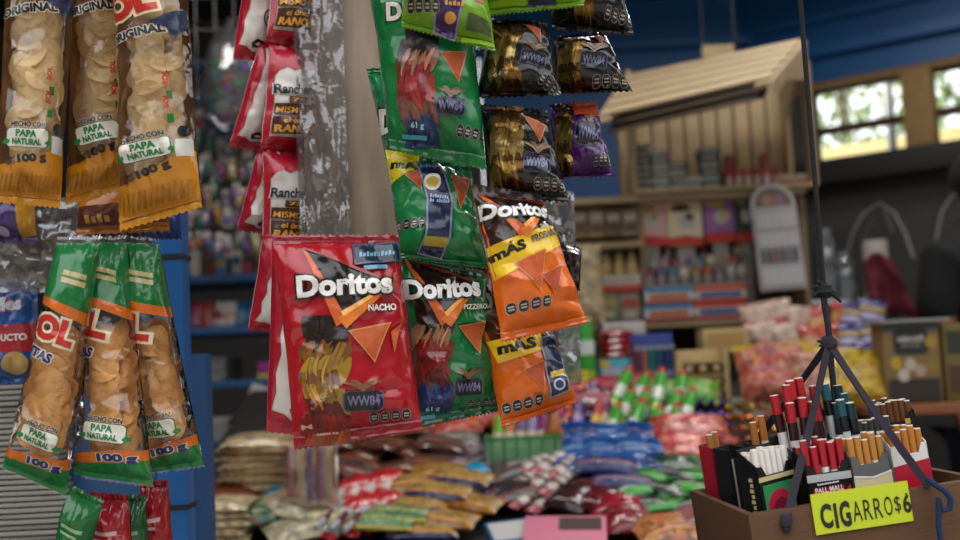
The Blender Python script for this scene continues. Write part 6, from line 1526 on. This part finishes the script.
for sg in (-1, 1):
    o_ = len(V); V += [(sg*.18, .01, 1.45), (sg*.225, .02, 1.17), (sg*.22, -.08, .95), (sg*.215, -.12, .87)]; E += [(3, o_), (o_, o_+1), (o_+1, o_+2), (o_+2, o_+3)]; Rr += [.062, .045, .030, (.040, .020)]
    for f_, (dx, dz, lf) in enumerate(((-.022, 0, .070), (-.008, 0, .082), (.008, 0, .076), (.021, 0, .060))):
        k_ = len(V); V += [(sg*.215+dx, -.135-.010, .84), (sg*.215+dx*1.1, -.150, .84-lf*.5), (sg*.215+dx*1.1, -.150+.012, .84-lf)]; E += [(o_+3, k_), (k_, k_+1), (k_+1, k_+2)]; Rr += [.0095, .0088, .0075]
    k_ = len(V); V += [(sg*.215-sg*.035, -.135, .875), (sg*.215-sg*.048, -.150, .835)]; E += [(o_+3, k_), (k_, k_+1)]; Rr += [.011, .009]
    o_ = len(V); V += [(sg*.095, 0, .86), (sg*.10, -.01, .50), (sg*.10, .02, .10), (sg*.105, -.12, .04)]; E += [(0, o_), (o_, o_+1), (o_+1, o_+2), (o_+2, o_+3)]; Rr += [.095, .062, .045, (.042, .032)]
skin_mesh('body', V, E, Rr, SKN, per)
blk = mat('0a0a0b', 'cloth')
V = [(0, 0, .84), (0, 0, 1.08), (0, .01, 1.28), (0, .01, 1.44), (0, -.002, 1.50)]; E = [(i, i+1) for i in range(4)]; Rr = [(.19, .15), (.165, .13), (.175, .13), (.15, .105), (.075, .075)]
for sg in (-1, 1): o_ = len(V); V += [(sg*.185, .01, 1.46), (sg*.225, .018, 1.26)]; E += [(3, o_), (o_, o_+1)]; Rr += [.082, .066]
skin_mesh('shirt', V, E, Rr, blk, per)
V = [(0, 0, 1.0)]; E = []; Rr = [(.155, .118)]
for sg in (-1, 1): o_ = len(V); V += [(sg*.095, 0, .84), (sg*.10, -.01, .50), (sg*.10, .02, .10)]; E += [(0, o_), (o_, o_+1), (o_+1, o_+2)]; Rr += [.112, .08, .07]
skin_mesh('trousers', V, E, Rr, mat('1c2030', 'cloth'), per)
MB().blob((0, -.008, 1.735), (.098, .118, .095), mat('14100e', 'cloth'), 16, 12, .08, 3).build('hair', per)
mb = MB()
for sg in (-1, 1): mb.blob((sg*.032, -.108, 1.695), (.013, .008, .008), mat('d8d4cc', 'gloss'), 10, 8); mb.blob((sg*.032, -.115, 1.695), (.006, .004, .006), mat('201410', 'gloss'), 8, 6)
mb.build('eyes', per)
MB().blob((0, -.122, 1.672), (.014, .018, .022), SKN, 10, 8).build('nose', per); MB().blob((0, -.108, 1.632), (.024, .008, .008), mat('7c4038', 'skin'), 10, 6).build('mouth', per)
for sg in (-1, 1): MB().blob((sg*.085, -.02, 1.685), (.010, .020, .030), SKN, 10, 8).build('ear', per)

# ---------------------------------------------------------------- daylight
w = bpy.data.worlds.new('overcast_sky'); SC.world = w; w.use_nodes = True; nt = w.node_tree; bg = nt.nodes['Background']
tc = nt.nodes.new('ShaderNodeTexCoord'); sp = nt.nodes.new('ShaderNodeSeparateXYZ'); cr = nt.nodes.new('ShaderNodeValToRGB')
nt.links.new(tc.outputs['Generated'], sp.inputs[0]); mx = nt.nodes.new('ShaderNodeMath'); mx.operation = 'MAXIMUM'; mx.inputs[1].default_value = 0; nt.links.new(sp.outputs['Y'], mx.inputs[0])
ma = nt.nodes.new('ShaderNodeMath'); ma.operation = 'MULTIPLY_ADD'; ma.inputs[1].default_value = .45; nt.links.new(mx.outputs[0], ma.inputs[0]); nt.links.new(sp.outputs['Z'], ma.inputs[2])   # open sky beyond the window, houses across the street behind the viewer
nt.links.new(ma.outputs[0], cr.inputs[0]); nt.links.new(cr.outputs[0], bg.inputs[0])
el = cr.color_ramp.elements; el[0].position = 0; el[0].color = (.07, .068, .065, 1); el[1].position = .24; el[1].color = (.12, .12, .125, 1)
e = el.new(.34); e.color = (1.25, 1.27, 1.3, 1); e = el.new(1.0); e.color = (1.7, 1.78, 1.9, 1)
bg.inputs[1].default_value = 1.15
sn = bpy.data.lights.new('sun', 'SUN'); so = bpy.data.objects.new('sun', sn); COL.objects.link(so); sn.energy = 4.5; sn.angle = R(3); sn.color = (1, .95, .86)
so.rotation_euler = Vector((.75, .1, -.65)).to_track_quat('-Z', 'Y').to_euler()
for lx, ly, en in ((.75, 2.75, 8), (-.5, 2.75, 6), (1.35, 3.5, 5)):                     # unseen lamps added under the roof to brighten the back of the stall
    ld = bpy.data.lights.new('shop_lamp', 'AREA'); ld.shape = 'RECTANGLE'; ld.size = .9; ld.size_y = .12; ld.energy = en; ld.color = (1, .97, .93)
    lo = bpy.data.objects.new('shop_lamp', ld); COL.objects.link(lo); lo.location = (lx, ly, 2.70)
vs_ = SC.view_settings; vs_.view_transform = 'Standard'; vs_.look = 'None'; vs_.gamma = 1.0; vs_.exposure = 0.55; vs_.use_curve_mapping = False
SC.cycles.max_bounces = 8; SC.cycles.transparent_max_bounces = 24; SC.cycles.diffuse_bounces = 4; SC.cycles.glossy_bounces = 3
SC.cycles.use_denoising = True; SC.cycles.sample_clamp_indirect = 4.0
